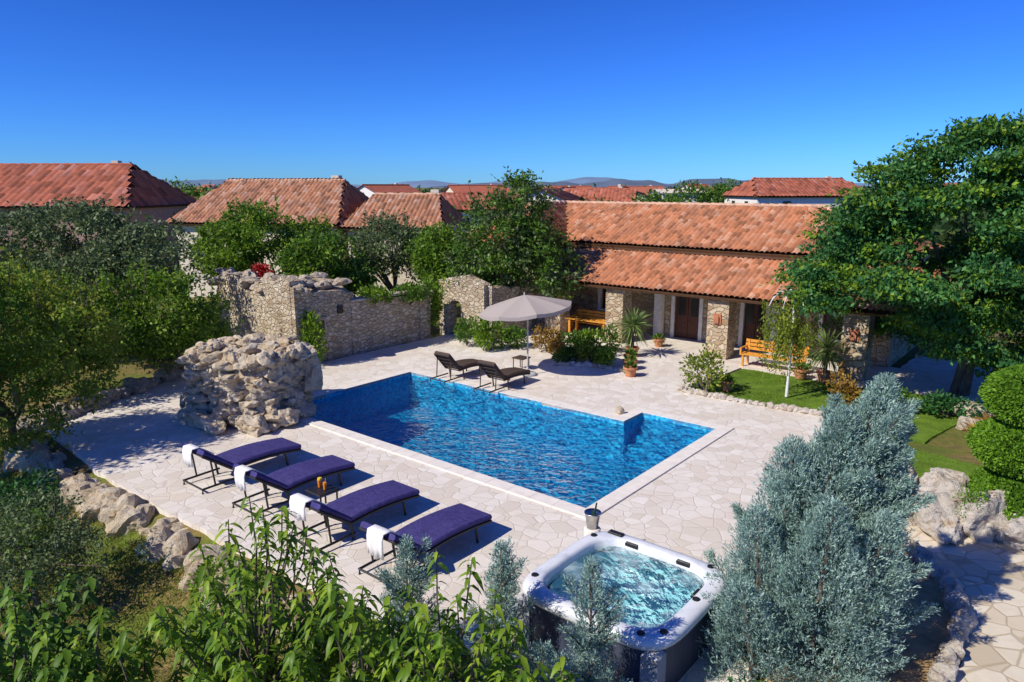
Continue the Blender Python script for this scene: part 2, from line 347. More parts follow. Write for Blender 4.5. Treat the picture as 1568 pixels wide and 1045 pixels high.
def watermat(name,tint,bscale,bd,foam=False,rough=.03):
    m=M(name); m.n.remove(m.b); p=m.pos()
    n1=m.noise(m.map(p,(1,1,0)),bscale,3,.6); n2=m.noise(m.map(p,(1,1.5,0)),bscale*.35,2)
    bp=m.n.new('ShaderNodeBump'); bp.inputs['Distance'].default_value=bd; m.l.new(m.math('ADD',n1,m.math('MULTIPLY',n2,1.5)),bp.inputs['Height'])
    tr=m.n.new('ShaderNodeBsdfTransparent'); tr.inputs[0].default_value=(*tint,1); gl=m.n.new('ShaderNodeBsdfGlossy'); gl.inputs['Roughness'].default_value=rough; m.l.new(bp.outputs[0],gl.inputs['Normal'])
    fr=m.n.new('ShaderNodeFresnel'); fr.inputs[0].default_value=1.33; m.l.new(bp.outputs[0],fr.inputs['Normal'])
    mx=m.n.new('ShaderNodeMixShader'); m.l.new(fr.outputs[0],mx.inputs[0]); m.l.new(tr.outputs[0],mx.inputs[1]); m.l.new(gl.outputs[0],mx.inputs[2]); o_=mx.outputs[0]
    if foam:
        df=m.n.new('ShaderNodeBsdfDiffuse'); df.inputs[0].default_value=(.70,.9,.93,1)
        w=m.noise(p,1.6,4,.6); f_=m.ramp(w,[(.48,0.),(.70,.5)]); m2=m.n.new('ShaderNodeMixShader'); m.l.new(f_,m2.inputs[0]); m.l.new(o_,m2.inputs[1]); m.l.new(df.outputs[0],m2.inputs[2]); o_=m2.outputs[0]
    m.l.new(o_,m.out.inputs[0]); return m.m
m_water=watermat('pool_water_mat',(.70,.94,.99),5.5,.08)
V=[ab(*q,-.10) for q in pool]; meshobj('pool_water',V,[list(t) for t in tessellate_polygon([V])],m_water)
# ------------------------------------------------ hot tub
def tub():
    root=empty('hot_tub'); C=ab(2.75,-3.15); n=64
    def se(r,t,e=5.0):
        c_,s_=math.cos(t),math.sin(t); k=(abs(c_)**e+abs(s_)**e)**(-1/e); return r*k*c_,r*k*s_
    def loft(prof,name,mat,e=5.,cap=False):
        V=[];F=[]
        for r,z in prof:
            for k in range(n):
                x,y=se(r,2*math.pi*k/n,e); V.append(C+AX*x+BX*y+Vector((0,0,z)))
        for i in range(len(prof)-1):
            for k in range(n): F.append([i*n+k,i*n+(k+1)%n,(i+1)*n+(k+1)%n,(i+1)*n+k])
        if cap: F.append([(len(prof)-1)*n+k for k in range(n)])
        return meshobj(name,V,F,mat,root,True)
    m=M('tub_cabinet',.5,.3); p=m.pos(); m.color(m.ramp(m.noise(m.map(p,(1,1,.1)),12,3),[(.3,(.035,.045,.075)),(.7,(.06,.075,.12))])); cab=m.m
    m=M('tub_shell',.22,.5); m.color(m.ramp(m.noise(m.pos(),2.2,8,.7),[(.35,(.56,.60,.66)),(.5,(.75,.77,.80)),(.7,(.82,.83,.84))])); sh=m.m
    m=M('tub_inner',.25,.5); m.color(m.ramp(m.noise(m.pos(),3,6,.6),[(.35,(.34,.66,.74)),(.65,(.56,.82,.87))])); inn=m.m
    loft([(1.10,-.2),(1.13,.0),(1.15,.75)],'cabinet',cab,7.)
    loft([(1.15,.72),(1.21,.74),(1.24,.80),(1.23,.86),(1.19,.90),(1.12,.915),(1.03,.915),(.99,.90),(.97,.86),(.95,.72)],'rim',sh)
    loft([(.95,.73),(.94,.50),(.90,.42),(.64,.40),(.56,.32),(.54,.10),(.52,.08)],'seats',inn,3.8,True)
    W=watermat('tub_water_mat',(.84,.97,.98),5,.06,True)
    V=[];
    for k in range(n):
        x,y=se(.948,2*math.pi*k/n,5.); V.append(C+AX*x+BX*y+Vector((0,0,.80)))
    cidx=len(V); V.append(C+Vector((0,0,.80))); meshobj('tub_water',V,[[k,(k+1)%n,cidx] for k in range(n)],W,root)
    mb=MB()
    for sx,sy in((-1,.75),(-1,-.75),(.8,-1),(-.75,1),(.8,1),(1,.1),(1,-.8)):
        x,y=sx*1.06,sy*1.06
        mb.lathe(C+AX*x+BX*y+Vector((0,0,.912)),[(.055,0),(.05,.02),(.03,.025),(.0,.025)],12)
    mb.box(C+AX*-.80+BX*1.06+Vector((0,0,.93)),.26,.11,.04,AX,BX,ch=.01)
    for x,y,ax_,ay_ in((-.45,.965,AX,BX),(.45,.965,AX,BX),(.965,.3,BX,AX)):
        mb.box(C+AX*x+BX*y+Vector((0,0,.87)),.22,.05,.08,ax_,ay_,ch=.015)
    mb.obj('headrests_knobs',m_frame,root)
    mb=MB()
    for k in range(26):
        t=2*math.pi*k/26; x,y=se(.9,t,5.); mb.lathe(C+AX*x*.97+BX*y*.97+Vector((0,0,.57)),[(.0,.04),(.035,.035),(.04,.0)],8)
    mb.obj('jets',m_metal,root)
    mb=MB()
    for sx,sy in((1,-1),(-1,-1),(1,1)): mb.box(C+AX*sx*1.02+BX*sy*1.02+Vector((0,0,.35)),.24,.24,.75,AX,BX,ch=.05)
    mb.obj('corner_posts',plain('tub_corner',(.35,.36,.38),.5),root)
tub()
root=empty('champagne_bucket'); c=ab(1.15,-1.55); mb=MB(); mb.lathe(c,[(0,0),(.14,0),(.15,.55),(.13,.57),(0,.57)],14); mb.obj('stand',m_coping,root)
mb=MB(); c=c+Vector((0,0,.57)); mb.lathe(c,[(0,0),(.10,0),(.14,.27),(.155,.285),(.15,.30),(.12,.25),(.0,.2)],18); mb.obj('bucket',m_metal,root,True)
mb=MB(); mb.tube([c+Vector((0,0,.1)),c+Vector((.03,.02,.28)),c+Vector((.05,.03,.34)),c+Vector((.07,.04,.45))],[.04,.04,.018,.015],10); mb.obj('bottle',plain('bottle_glass',(.02,.05,.02),.1,.6),root)
# ------------------------------------------------ waterfall rock
def crag(name,cx,cy,rx,ry,h,mat,seed):
    root=empty(name); rs=random.Random(seed); rot=R(-22); cr,sr=math.cos(rot),math.sin(rot)
    global ICO
    rock_geo((0,0,0),(1,1,1),1,2); Vv,Ff=ICO[5]; out=[]
    for v in Vv:
        e=6; k=(abs(v.x)**e+abs(v.y)**e+abs(v.z)**e)**(-1/e); q=v*k
        led=.13*noise.noise(Vector((q.x*2,q.y*2,q.z*3))+Vector((seed,0,0)))+.16*abs(noise.noise(q*3.3+Vector((0,seed,0))))-.12*abs(noise.noise(Vector((q.x*5,q.y*5,q.z*9))))
        s_=.93+led; x=q.x*rx*s_;y=q.y*ry*s_; z=h*.48+q.z*h*.50
        out.append((cx+x*cr-y*sr,cy+x*sr+y*cr,z))
    meshobj('core',out,Ff,mat,root)
    it=[]; z=.12; L=0
    while z<h*.97:
        hh=rs.uniform(.13,.21); f_=z/h; bulge=1.0+.05*math.sin(f_*7+1)-.07*f_**2; t=rs.uniform(0,.5); off=rs.uniform(-.04,.04)
        while t<6.283+.1:
            c_,s_=math.cos(t),math.sin(t); e=5; kk=(abs(c_)**e+abs(s_)**e)**(-1/e)*rs.uniform(.93,1.07)*bulge
            x=rx*kk*c_+off; y=ry*kk*s_; s=rs.uniform(.16,.36); zz=z+rs.uniform(-.05,.05)
            it.append(((cx+x*cr-y*sr,cy+x*sr+y*cr,zz),(s*1.05,s*.8,hh*rs.uniform(.75,1.15))))
            t+=s*1.25/(max(rx,ry)*kk)
        z+=hh*1.25
    for i in range(34):
        x=rx*rs.uniform(-.9,.95);y=ry*rs.uniform(-.9,.9); s=rs.uniform(.14,.32); it.append(((cx+x*cr-y*sr,cy+x*sr+y*cr,h*rs.uniform(.95,1.05)),(s*1.2,s*.9,s*.6)))
    rocks('stones',it,mat,root,3)
    rocks('base_boulders',[((cx-1.25,cy-.85,.2),(.6,.4,.36)),((cx-.7,cy-1.35,.2),(.75,.42,.30)),((cx+.5,cy-1.5,.22),(.75,.42,.34)),((cx+1.25,cy-1.0,.2),(.5,.4,.32)),((cx-1.7,cy+.1,.35),(.4,.6,.5)),((cx+1.6,cy-.2,.12),(.4,.5,.25)),((cx+1.75,cy+.35,1.05),(.3,.4,.55)),((cx+1.5,cy+.2,1.85),(.5,.4,.2))],mat,root,4)
crag('waterfall_rock',-7.6,20.1,1.36,1.1,2.05,m_rock,3)
# ------------------------------------------------ ruin and walls
def wallmesh(name,a0,b0,a1,b1,th,hts,mat,parent,step=.3,z0=-.1,rag=.12):
    p=ab(a0,b0);q=ab(a1,b1);L=(q-p).length;n=max(2,int(L/step));d=(q-p).normalized();nn=Vector((-d.y,d.x,0))
    nz=6; V=[];F=[]
    for i in range(n+1):
        t=i/n; x=t*(len(hts)-1); k=min(int(x),len(hts)-2); h=hts[k]*(1-(x-k))+hts[k+1]*(x-k); h+=rag*noise.noise(Vector((i*1.3,a0,b0)))*1.6
        for side in(-1,1):
            for j in range(nz+1):
                z=z0+(h-z0)*j/nz; P=p.lerp(q,t)+nn*(side*th/2); o=noise.noise(Vector((P.x*2,P.y*2,z*2.3)))*.05
                V.append(P+nn*side*o+Vector((0,0,z)))
    S=2*(nz+1)
    for i in range(n):
        for j in range(nz):
            a_=i*S+j; F.append([a_,a_+S,a_+S+1,a_+1]); a_=i*S+nz+1+j; F.append([a_+1,a_+S+1,a_+S,a_])
        a_=i*S+nz; b_=i*S+2*nz+1; F.append([a_,a_+S,b_+S,b_])
    for i in (0,n):
        F.append([i*S+j for j in range(nz+1)]+[i*S+nz+1+j for j in range(nz,-1,-1)])
    return meshobj(name,V,F,mat,parent)
root=empty('stone_ruin')
wallmesh('front_wall',-20.2,3.6,-15.05,3.6,.6,[2.6,2.9,3.0,2.4,3.1,3.2,2.95],m_wall,root,rag=.25)
wallmesh('side_wall',-15.1,3.32,-15.1,5.8,.55,[3.0,2.7,2.7,2.5],m_wall,root)
wallmesh('back_wall',-19,5.8,-14.9,5.8,.5,[2.3,2.6,2.8,2.5],m_wall,root)
rs=random.Random(5)
rocks('capstones',[(tuple(ab(-20.3+5.4*rs.random(),3.6+rs.uniform(-.15,.2),2.8+rs.uniform(-.15,.35))),(rs.uniform(.2,.5),rs.uniform(.2,.35),rs.uniform(.12,.28))) for _ in range(30)]+[(tuple(ab(-15.2+rs.uniform(-1.2,.1),3.7+2*rs.random(),2.75+rs.uniform(-.1,.35))),(rs.uniform(.3,.55),rs.uniform(.25,.45),rs.uniform(.15,.3))) for _ in range(12)],m_rockd,root)
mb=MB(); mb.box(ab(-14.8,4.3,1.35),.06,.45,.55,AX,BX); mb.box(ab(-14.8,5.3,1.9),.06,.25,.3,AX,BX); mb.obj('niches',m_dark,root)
mb=MB(); mb.box(ab(-14.79,4.3,1.66),.09,.7,.1,AX,BX); mb.box(ab(-14.79,4.3,1.04),.09,.7,.08,AX,BX); mb.box(ab(-14.79,4.04,1.35),.09,.08,.54,AX,BX);mb.box(ab(-14.79,4.56,1.35),.09,.08,.54,AX,BX); mb.obj('niche_frame',m_rockd,root)
root=empty('garden_stone_wall')
wallmesh('wall',-15.1,5.9,-15.1,9.5,.45,[2.1,2.1,2.0,2.05],m_wall,root,rag=.05); 
mb=MB(); mb.box(ab(-15.1,7.7,2.15),.6,3.7,.1,AX,BX,ch=.02); mb.obj('coping',m_rockw,root)
wallmesh('pier',-15.1,9.5,-15.1,10.1,.6,[2.35,2.35],m_wall,root,rag=.02)
root=empty('stone_gateway')
def arched(name,a0,a1,b,th,h,oa0,oa1,oh,mat,parent):
    arc=[(oa0,-.1),(oa0,oh)]+[((oa0+oa1)/2-math.cos(t)*(oa1-oa0)/2,oh+math.sin(t)*(oa1-oa0)/2*.6) for t in np.linspace(.3,math.pi-.3,7)]+[(oa1,oh),(oa1,-.1)]
    outer=[(a1,-.1),(a1,h-.35),((a0+a1)/2+.2,h),(a0,h-.3),(a0,-.1)]
    poly=arc+outer; V=[];n=len(poly)
    for s_ in(-.5,.5): V+=[ab(x,b+s_*th,z) for x,z in poly]
    tri=tessellate_polygon([[Vector((x,z,0)) for x,z in poly]])
    F=[list(t) for t in tri]+[[n+i for i in t][::-1] for t in tri]+[[i,(i+1)%n,n+(i+1)%n,n+i] for i in range(n)]
    return meshobj(name,V,F,mat,parent)
arched('arch_wall',-15.3,-12.6,11.4,.5,2.75,-14.7,-13.9,1.35,m_wall,root)
wallmesh('return_wall',-12.6,11.4,-12.6,14.2,.45,[2.3,2.1],m_wall,root)
it=[]
for k in range(60):
    t=k/59; path=[(-14.6,-5.6),(-15.2,-4.0),(-16.3,-2.0),(-17.3,.3),(-17.9,3.4)]; x=t*4; i=min(int(x),3); f_=x-i
    q=ab(path[i][0]*(1-f_)+path[i+1][0]*f_+rs.uniform(-.2,.2),path[i][1]*(1-f_)+path[i+1][1]*f_+rs.uniform(-.2,.2)); s_=rs.uniform(.18,.42); it.append(((q.x,q.y,s_*.25),(s_*1.2,s_,s_*.8)))
rocks('rock_border',it,m_rockd,sub=3)
it=[]
for k in range(80):
    t=rs.random(); q=ab(-14.4+15.4*t,-5.8+rs.uniform(-.35,.12)); s_=rs.uniform(.18,.45); it.append(((q.x,q.y,-.3+rs.uniform(-.1,.1)),(s_*1.2,s_,s_*1.0)))
rocks('rock_retaining_border',it,m_rock)
it=[]
for k in range(46):
    t=k/45; path=[(-2.3,11.5),(-2.45,9.3),(-.1,9.35),(2.2,9.6),(3.2,8.4)]; x=t*4; i=min(int(x),3); f_=x-i
    q=ab(path[i][0]*(1-f_)+path[i+1][0]*f_,path[i][1]*(1-f_)+path[i+1][1]*f_); s_=rs.uniform(.10,.18); it.append(((q.x,q.y,.05),(s_*1.2,s_,s_*.8)))
for k in range(16):
    t=k/15; x=1.6+2.5*t; y=26.0-1.1*t+.3*math.sin(t*3); s_=rs.uniform(.10,.17); it.append(((x,y,.05),(s_*1.2,s_,s_*.8)))
rocks('stone_edging',it,m_rockw,sub=2)
q=ab(-2.75,5.95); rocks('poolside_stone',[((q.x,q.y,.13),(.15,.14,.17))],m_rock,sub=2)
# ------------------------------------------------ roofs
def inpoly(x,y,poly):
    c=np.zeros_like(x,dtype=bool); n=len(poly)
    for i in range(n):
        x0,y0=poly[i];x1,y1=poly[(i+1)%n]
        if y0==y1: continue
        cond=((y0>y)!=(y1>y))&(x<(x1-x0)*(y-y0)/(y1-y0)+x0); c^=cond
    return c
def roof_plane(name,pts,mat,parent,tw=.21,tr=.36,amp=.045,under=True):
    P=[Vector(p) for p in pts]; u=(P[1]-P[0]).normalized(); nrm=(P[1]-P[0]).cross(P[2]-P[0]).normalized()
    if nrm.z<0: nrm=-nrm
    v=nrm.cross(u); 
    if v.z<0: v=-v
    poly=[((p-P[0]).dot(u),(p-P[0]).dot(v)) for p in P]
    x0=min(q[0] for q in poly);x1=max(q[0] for q in poly);y1=max(q[1] for q in poly)
    us=np.arange(x0,x1+tw/6,tw/6); rows=int(y1/tr)+1; vs=[];hs=[]
    for k in range(rows): vs+=[k*tr,k*tr+tr*.985]; hs+=[.045,.0]
    vs=np.array(vs);hs=np.array(hs)
    U,Vv=np.meshgrid(us,vs,indexing='ij'); prof=np.abs(np.sin(np.pi*U/tw))**.7*amp*1.6
    rj=rng.normal(size=(len(us)//6+2,rows+1))*.012
    ti=np.clip(((U-x0)/tw).astype(int),0,rj.shape[0]-1); ri=np.clip(((Vv+1e-4)/tr).astype(int),0,rows); Hh=prof+hs[None,:]+rj[ti,ri]+.03
    O=np.array(P[0]);X=O+U[...,None]*np.array(u)+Vv[...,None]*np.array(v)+Hh[...,None]*np.array(nrm)
    n,mm=U.shape; I,J=np.meshgrid(np.arange(n-1),np.arange(mm-1),indexing='ij'); a_=(I*mm+J).ravel(); F=np.stack([a_,a_+mm,a_+mm+1,a_+1],axis=1)
    cu=(U[:-1,:-1]+U[1:,1:]).ravel()/2; cv=(Vv[:-1,:-1]+Vv[1:,1:]).ravel()/2; F=F[inpoly(cu,cv,poly)]
    uv=np.stack([U.ravel()/tw+.01,Vv.ravel()/tr+.002],axis=1)
    npmesh(name,X.reshape(-1,3),F,mat,parent,uv=uv)
    meshobj(name+'_deck',[p-nrm*.03 for p in P]+[p-nrm*.12 for p in P],[list(range(len(P))),list(range(len(P),2*len(P)))[::-1]]+[[i,(i+1)%len(P),len(P)+(i+1)%len(P),len(P)+i] for i in range(len(P))],m_beam,parent)
def ridge(mb,p,q,r=.12,seg=.38):
    p=Vector(p);q=Vector(q);n=max(1,int((q-p).length/seg))
    for k in range(n):
        a_=p.lerp(q,k/n); b_=p.lerp(q,(k+1.1)/n); mb.tube([a_+Vector((0,0,.05)),b_+Vector((0,0,.03))],[r*1.1,r*.9],8)
house=empty('stone_house')
zE,zT,zU,zR=2.42,3.66,3.92,5.62
roof_plane('porch_roof',[ab(-11.6,14.1,zE),ab(3.4,14.1,zE),ab(3.4,17,zT),ab(-11.6,17,zT)],m_roof,house)
roof_plane('main_roof_front',[ab(-12.2,16.75,zU),ab(2.2,16.75,zU),ab(-1.7,20.5,zR),ab(-14.9,20.5,zR)],m_roof,house)
roof_plane('main_roof_right',[ab(2.2,16.75,zU),ab(2.2,24.2,zU),ab(-1.7,20.5,zR)],m_roof,house)
roof_plane('main_roof_back',[ab(2.2,24.2,zU),ab(-15,24.2,zU),ab(-15,20.5,zR),ab(-1.7,20.5,zR)],m_roof,house)
roof_plane('wing_roof_right',[ab(-12.2,14.6,zU-.15),ab(-12.2,16.8,zU-.15),ab(-14.9,20.5,zR-.02),ab(-14.9,17.2,zR-.02)],m_roof,house)
roof_plane('wing_roof_front',[ab(-17.6,14.6,zU-.15),ab(-12.2,14.6,zU-.15),ab(-14.9,17.2,zR-.02)],m_roof,house)
roof_plane('wing_roof_left',[ab(-17.6,24,zU-.15),ab(-17.6,14.6,zU-.15),ab(-14.9,17.2,zR-.02),ab(-14.9,21.5,zR-.02)],m_roof,house)
mb=MB(); ridge(mb,ab(-14.9,20.5,zR),ab(-1.7,20.5,zR)); ridge(mb,ab(-1.7,20.5,zR),ab(2.2,16.75,zU)); ridge(mb,ab(-14.9,17.2,zR),ab(-14.9,20.5,zR)); ridge(mb,ab(-12.2,14.6,zU-.1),ab(-14.9,17.2,zR)); ridge(mb,ab(-17.6,14.6,zU-.1),ab(-14.9,17.2,zR)); mb.obj('ridge_tiles',m_ridge,house)
mb=MB()
def wbox(mb,a0,a1,b0,b1,z0,z1): mb.box(ab((a0+a1)/2,(b0+b1)/2,(z0+z1)/2),a1-a0,b1-b0,z1-z0,AX,BX)
ops=[(-10.4,-9.6,.9,1.95),(-6.6,-5.45,0,2.05),(-3.5,-2.6,0,2.05),(-.4,.5,.8,1.95)]
x=-12
for o0,o1,z0,z1 in ops:
    wbox(mb,x,o0,17,17.45,-.1,zU); wbox(mb,o0,o1,17,17.45,z1,zU)
    if z0>0: wbox(mb,o0,o1,17,17.45,-.1,z0)
    x=o1
wbox(mb,x,2,17,17.45,-.1,zU); wbox(mb,1.55,2,17.45,24,-.1,zU-.02); wbox(mb,-12,1.5,23.6,24,-.1,zU-.02); wbox(mb,-17.4,-12,14.8,24,-.1,zU-.3)
mb.obj('stone_walls',m_hwall,house)
mb=MB()
for o0,o1,z0,z1 in ops:
    wbox(mb,o0-.16,o0,16.94,17.2,max(z0-.1,0),z1+.16); wbox(mb,o1,o1+.16,16.94,17.2,max(z0-.1,0),z1+.16); wbox(mb,o0,o1,16.94,17.2,z1,z1+.16)
    if z0>0: wbox(mb,o0,o1,16.92,17.2,z0-.1,z0)
for a_ in(-7.25,-4.75,-2.1): wbox(mb,a_-.17,a_+.17,16.6,16.93,0,2.45)
mb.obj('stone_trims',m_white,house)
mb=MB()
for i,(o0,o1,z0,z1) in enumerate(ops):
    if i in(1,2): wbox(mb,o0+.02,(o0+o1)/2-.01,17.1,17.16,0,z1); wbox(mb,(o0+o1)/2+.01,o1-.02,17.1,17.16,0,z1)
    else: wbox(mb,o0,o0+.08,17.1,17.16,z0,z1);wbox(mb,o1-.08,o1,17.1,17.16,z0,z1);wbox(mb,(o0+o1)/2-.04,(o0+o1)/2+.04,17.1,17.16,z0,z1);wbox(mb,o0,o1,17.09,17.17,(z0+z1)/2-.03,(z0+z1)/2+.03)
mb.obj('doors_frames',m_doorw,house)
mb=MB()
for i,(o0,o1,z0,z1) in enumerate(ops):
    if i in(1,2):
        for c_ in((o0*.75+o1*.25),(o0*.25+o1*.75)): wbox(mb,c_-.16,c_+.16,17.085,17.12,1.0,z1-.2)
    else: wbox(mb,o0+.06,o1-.06,17.125,17.135,z0,z1)
mb.obj('glass',m_dark,house)
mb=MB()
for a_ in(-11.3,-8.1,-3.5,1.4): wbox(mb,a_-.42,a_+.42,14.35,15.1,-.05,2.28)
mb.obj('porch_columns',m_hwall,house)
mb=MB(); wbox(mb,-11.6,3.3,14.55,14.75,2.282,2.42)
for k in range(24): 
    a_=-11.3+k*.62; p0=ab(a_,14.15,2.36);p1=ab(a_,16.95,3.58); mb.tube([p0,p1],.05,4)
wbox(mb,-12.0,2.05,16.80,16.99,zT+.06,zU-.03)
mb.obj('beams',m_beam,house)
mb=MB()
for a_ in(-3.5,1.4):
    c_=ab(a_,14.33,1.55); mb.box(c_,.3,.06,.42,AX,BX,ch=.01)
    mb.box(c_+BX*-.06+Vector((0,0,-.02)),.16,.1,.28,AX,BX,ch=.02)
mb.obj('wall_lantern_plaques',plain('lantern',(.42,.16,.08),.6),house)
slab('side_paving',[(2.4,14),(5.6,14.4),(5.0,19.5),(2.4,20)],-.01,.2,m_pave)
def bench(name,a0,b0,L=2.2):
    root=empty(name); mb=MB()
    for k in range(4): mb.box(ab(a0,b0-.15+.13*k,.45),L,.11,.035,AX,BX,ch=.006)
    for k in range(3): mb.box(ab(a0,b0+.38+.02*k,.60+.14*k),L,.03,.11,AX,BX,ch=.006)
    for s_ in(-1,1):
        for y in(-.15,.35): mb.box(ab(a0+s_*(L/2-.12),b0+y,.215),.07,.07,.43,AX,BX)
        mb.box(ab(a0+s_*(L/2-.12),b0+.40,.68),.07,.05,.5,AX,BX); mb.box(ab(a0+s_*(L/2-.04),b0+.08,.68),.07,.6,.04,AX,BX,ch=.006); mb.box(ab(a0+s_*(L/2-.04),b0-.18,.55),.06,.06,.24,AX,BX)
    mb.obj('bench_parts',m_wood,root); return root
bench('wooden_bench',-1.2,14.0,2.3); bench('wooden_bench',-9.9,15.6,2.4)
root=empty('wooden_table'); mb=MB()
for k in range(6): mb.box(ab(-9.6,14.5+.13*k,.75),2.2,.12,.035,AX,BX,ch=.006)
for s_ in(-.9,.9):
    for y in(14.55,15.1): mb.box(ab(-9.6+s_,y,.365),.08,.08,.73,AX,BX)
mb.obj('table',m_wood,root)
# ------------------------------------------------ loungers
def lounger(a0,foot_b,towel=True,name='sun_lounger',L1=1.75,L2=.85,wid=.86,mat=m_matt,fr=m_frame,ang=36):
    root=empty(name); mb=MB(); prof=[]
    for k in range(9):
        t=k/8; prof.append((foot_b-L1*t,.30+.10*math.sin(t*2.3+.15)))
    hb,hz=prof[-1]
    for k in range(1,5):
        t=k/4; prof.append((hb-L2*t*math.cos(R(ang)),hz+.0+L2*t*math.sin(R(ang))))
    V=[];F=[];n=len(prof); rim=[(-wid/2+.03,0),(-wid/2,.03),(-wid/2,.07),(-wid/2+.03,.10),(wid/2-.03,.10),(wid/2,.07),(wid/2,.03),(wid/2-.03,0)]
    for i,(b_,z) in enumerate(prof):
        i0,i1=max(i-1,0),min(i+1,n-1); tb=prof[i1][0]-prof[i0][0];tz=prof[i1][1]-prof[i0][1];l=math.hypot(tb,tz); nb,nz_=tz/l,-tb/l
        if nz_<0: nb,nz_=-nb,-nz_
        for x,y in rim: V.append(ab(a0+x,b_+nb*y,z+nz_*y))
    m_=len(rim)
    for i in range(n-1):
        for k in range(m_): F.append([i*m_+k,i*m_+(k+1)%m_,(i+1)*m_+(k+1)%m_,(i+1)*m_+k])
    F.append(list(range(m_))[::-1]);F.append([(n-1)*m_+k for k in range(m_)])
    meshobj('mattress',V,F,mat,root)
    for s_ in(-1,1):
        x=a0+s_*(wid/2-.02)
        mb.tube([ab(x,b_,z-.025) for b_,z in prof],.032,7)
        for bb in (foot_b-.35,hb+.1): 
            k=min(range(n),key=lambda i:abs(prof[i][0]-bb)); mb.tube([ab(x,prof[k][0],prof[k][1]),ab(x,prof[k][0]+.05,0)],.026,7)
        mb.tube([ab(x,hb+.1,.12),ab(x,hb-.75,.10),ab(x,hb-.75,0)],.024,6); mb.tube([ab(x,prof[-2][0],prof[-2][1]-.02),ab(x,hb-.45,.11)],.02,6)
    for k in range(1,n,1): mb.tube([ab(a0-wid/2,prof[k][0],prof[k][1]-.03),ab(a0+wid/2,prof[k][0],prof[k][1]-.03)],.018,5)
    mb.tube([ab(a0-wid/2,hb-.75,.10),ab(a0+wid/2,hb-.75,.10)],.02,6)
    mb.obj('frame',fr,root)
    if towel:
        tb,tz=prof[-1]; V=[];F=[];cols=10;path=[]; c_,s_=math.cos(R(ang)),math.sin(R(ang)); to=random.uniform(-.14,.1); tl=random.uniform(.26,.42); tw=random.uniform(.34,.5)
        for t in(-.42,-.3,-.15,-.03): path.append((tb-t*c_+s_*.11+.0, tz+t*s_+c_*.115))
        path+= [(tb-.05,tz+.08),(tb-.085,tz-.02),(tb-.09,tz-tl*.5),(tb-.085,tz-tl)]
        for i,(pb,pz) in enumerate(path):
            for k in range(cols+1):
                x=-.02+ (k/cols-.5)*tw; w=.018*math.sin(k*1.9+i*.5)*(1 if i>3 else .3); V.append(ab(a0+to+x+.01*i*to,pb-w,pz+(.03*math.sin(k*.9) if i==len(path)-1 else 0)))
        for i in range(len(path)-1):
            for k in range(cols): a_=i*(cols+1)+k; F.append([a_,a_+1,a_+cols+2,a_+cols+1])
        o=meshobj('towel',V,F,m_towel,root,True); md=o.modifiers.new('s','SOLIDIFY'); md.thickness=.018
for i,a_ in enumerate((-7.25,-5.3,-3.1,-1.2)): lounger(a_,-2.1+(.0,.06,-.04,.03)[i])
for a_ in(-9.3,-7.3): lounger(a_,7.1,False,'rattan_lounger',1.35,.8,.7,m_ratt,m_ratt,48)
def stable(c,name='side_table',h=.45,drinks=True):
    root=empty(name); mb=MB(); mb.box(c+Vector((0,0,h-.02)),.5,.5,.04,AX,BX,ch=.008)
    for sx in(-.2,.2):
        for sy in(-.2,.2): mb.tube([c+AX*sx+BX*sy,c+AX*sx+BX*sy+Vector((0,0,h-.04))],.02,6)
    mb.obj('table',m_frame if drinks else m_ratt,root)
    if drinks:
        mb=MB()
        for d in(-.1,.08): mb.lathe(c+AX*d+Vector((0,0,h)),[(0,0.01),(.03,.01),(.04,.16),(0,.16)],12)
        mb.obj('juice_glasses',m_orange,root)
        mb=MB(); mb.tube([c+AX*.08+Vector((0,0,h+.1)),c+AX*.12+Vector((0,0,h+.26))],.006,5); mb.lathe(c+AX*-.08+Vector((0,0,h+.16)),[(0,.0),(.05,.02),(.045,.06),(0,.07)],10); mb.obj('garnish',plain('lemon',(.8,.55,.05),.5),root)
stable(ab(-4.2,-3.4)); stable(ab(-8.3,8.3),drinks=False)
# parasol
root=empty('parasol'); bc=Vector((.55,24.6,0)); mb=MB(); mb.tube([bc,bc+Vector((0,0,2.75))],.028,10); mb.lathe(bc,[(0,0),(.32,0),(.32,.06),(.28,.09),(.05,.1),(.04,.3)],20); mb.obj('pole_base',m_pole,root)
ap=bc+Vector((-.12,.1,2.84)); n=8; sub=4; V=[ap];F=[]
rings=[.3,.65,1.0]
for ri,rr in enumerate(rings):
    for k in range(n*sub):
        t=2*math.pi*k/(n*sub)+.2; ph=(k%sub)/sub; sag=math.sin(math.pi*ph); r=1.66*rr*(1-.06*sag*(1 if ri==2 else .7)); z=-.44*rr**1.15-.06*sag*rr
        V.append(ap+Matrix.Rotation(R(-6),3,'Y')@Vector((r*math.cos(t),r*math.sin(t),z)))
nn=n*sub
for k in range(nn): F.append([0,1+k,1+(k+1)%nn])
for ri in range(2):
    for k in range(nn): F.append([1+ri*nn+k,1+(ri+1)*nn+k,1+(ri+1)*nn+(k+1)%nn,1+ri*nn+(k+1)%nn])
o0=1+2*nn; vb=len(V)
for k in range(nn): V.append(V[o0+k]-Vector((0,0,.12)))
for k in range(nn): F.append([o0+k,vb+k,vb+(k+1)%nn,o0+(k+1)%nn])
mb=MB()
for k in range(0,nn,sub): mb.tube([ap-Vector((0,0,.03)),V[o0+k]-Vector((0,0,.02))],.012,5); mb.tube([bc+Vector((0,0,2.2)),(ap+V[o0+k])/2-Vector((0,0,.05))],.01,5)
mb.lathe(ap,[(.03,0),(.02,.08),(0,.1)],8); mb.obj('ribs',m_pole,root)
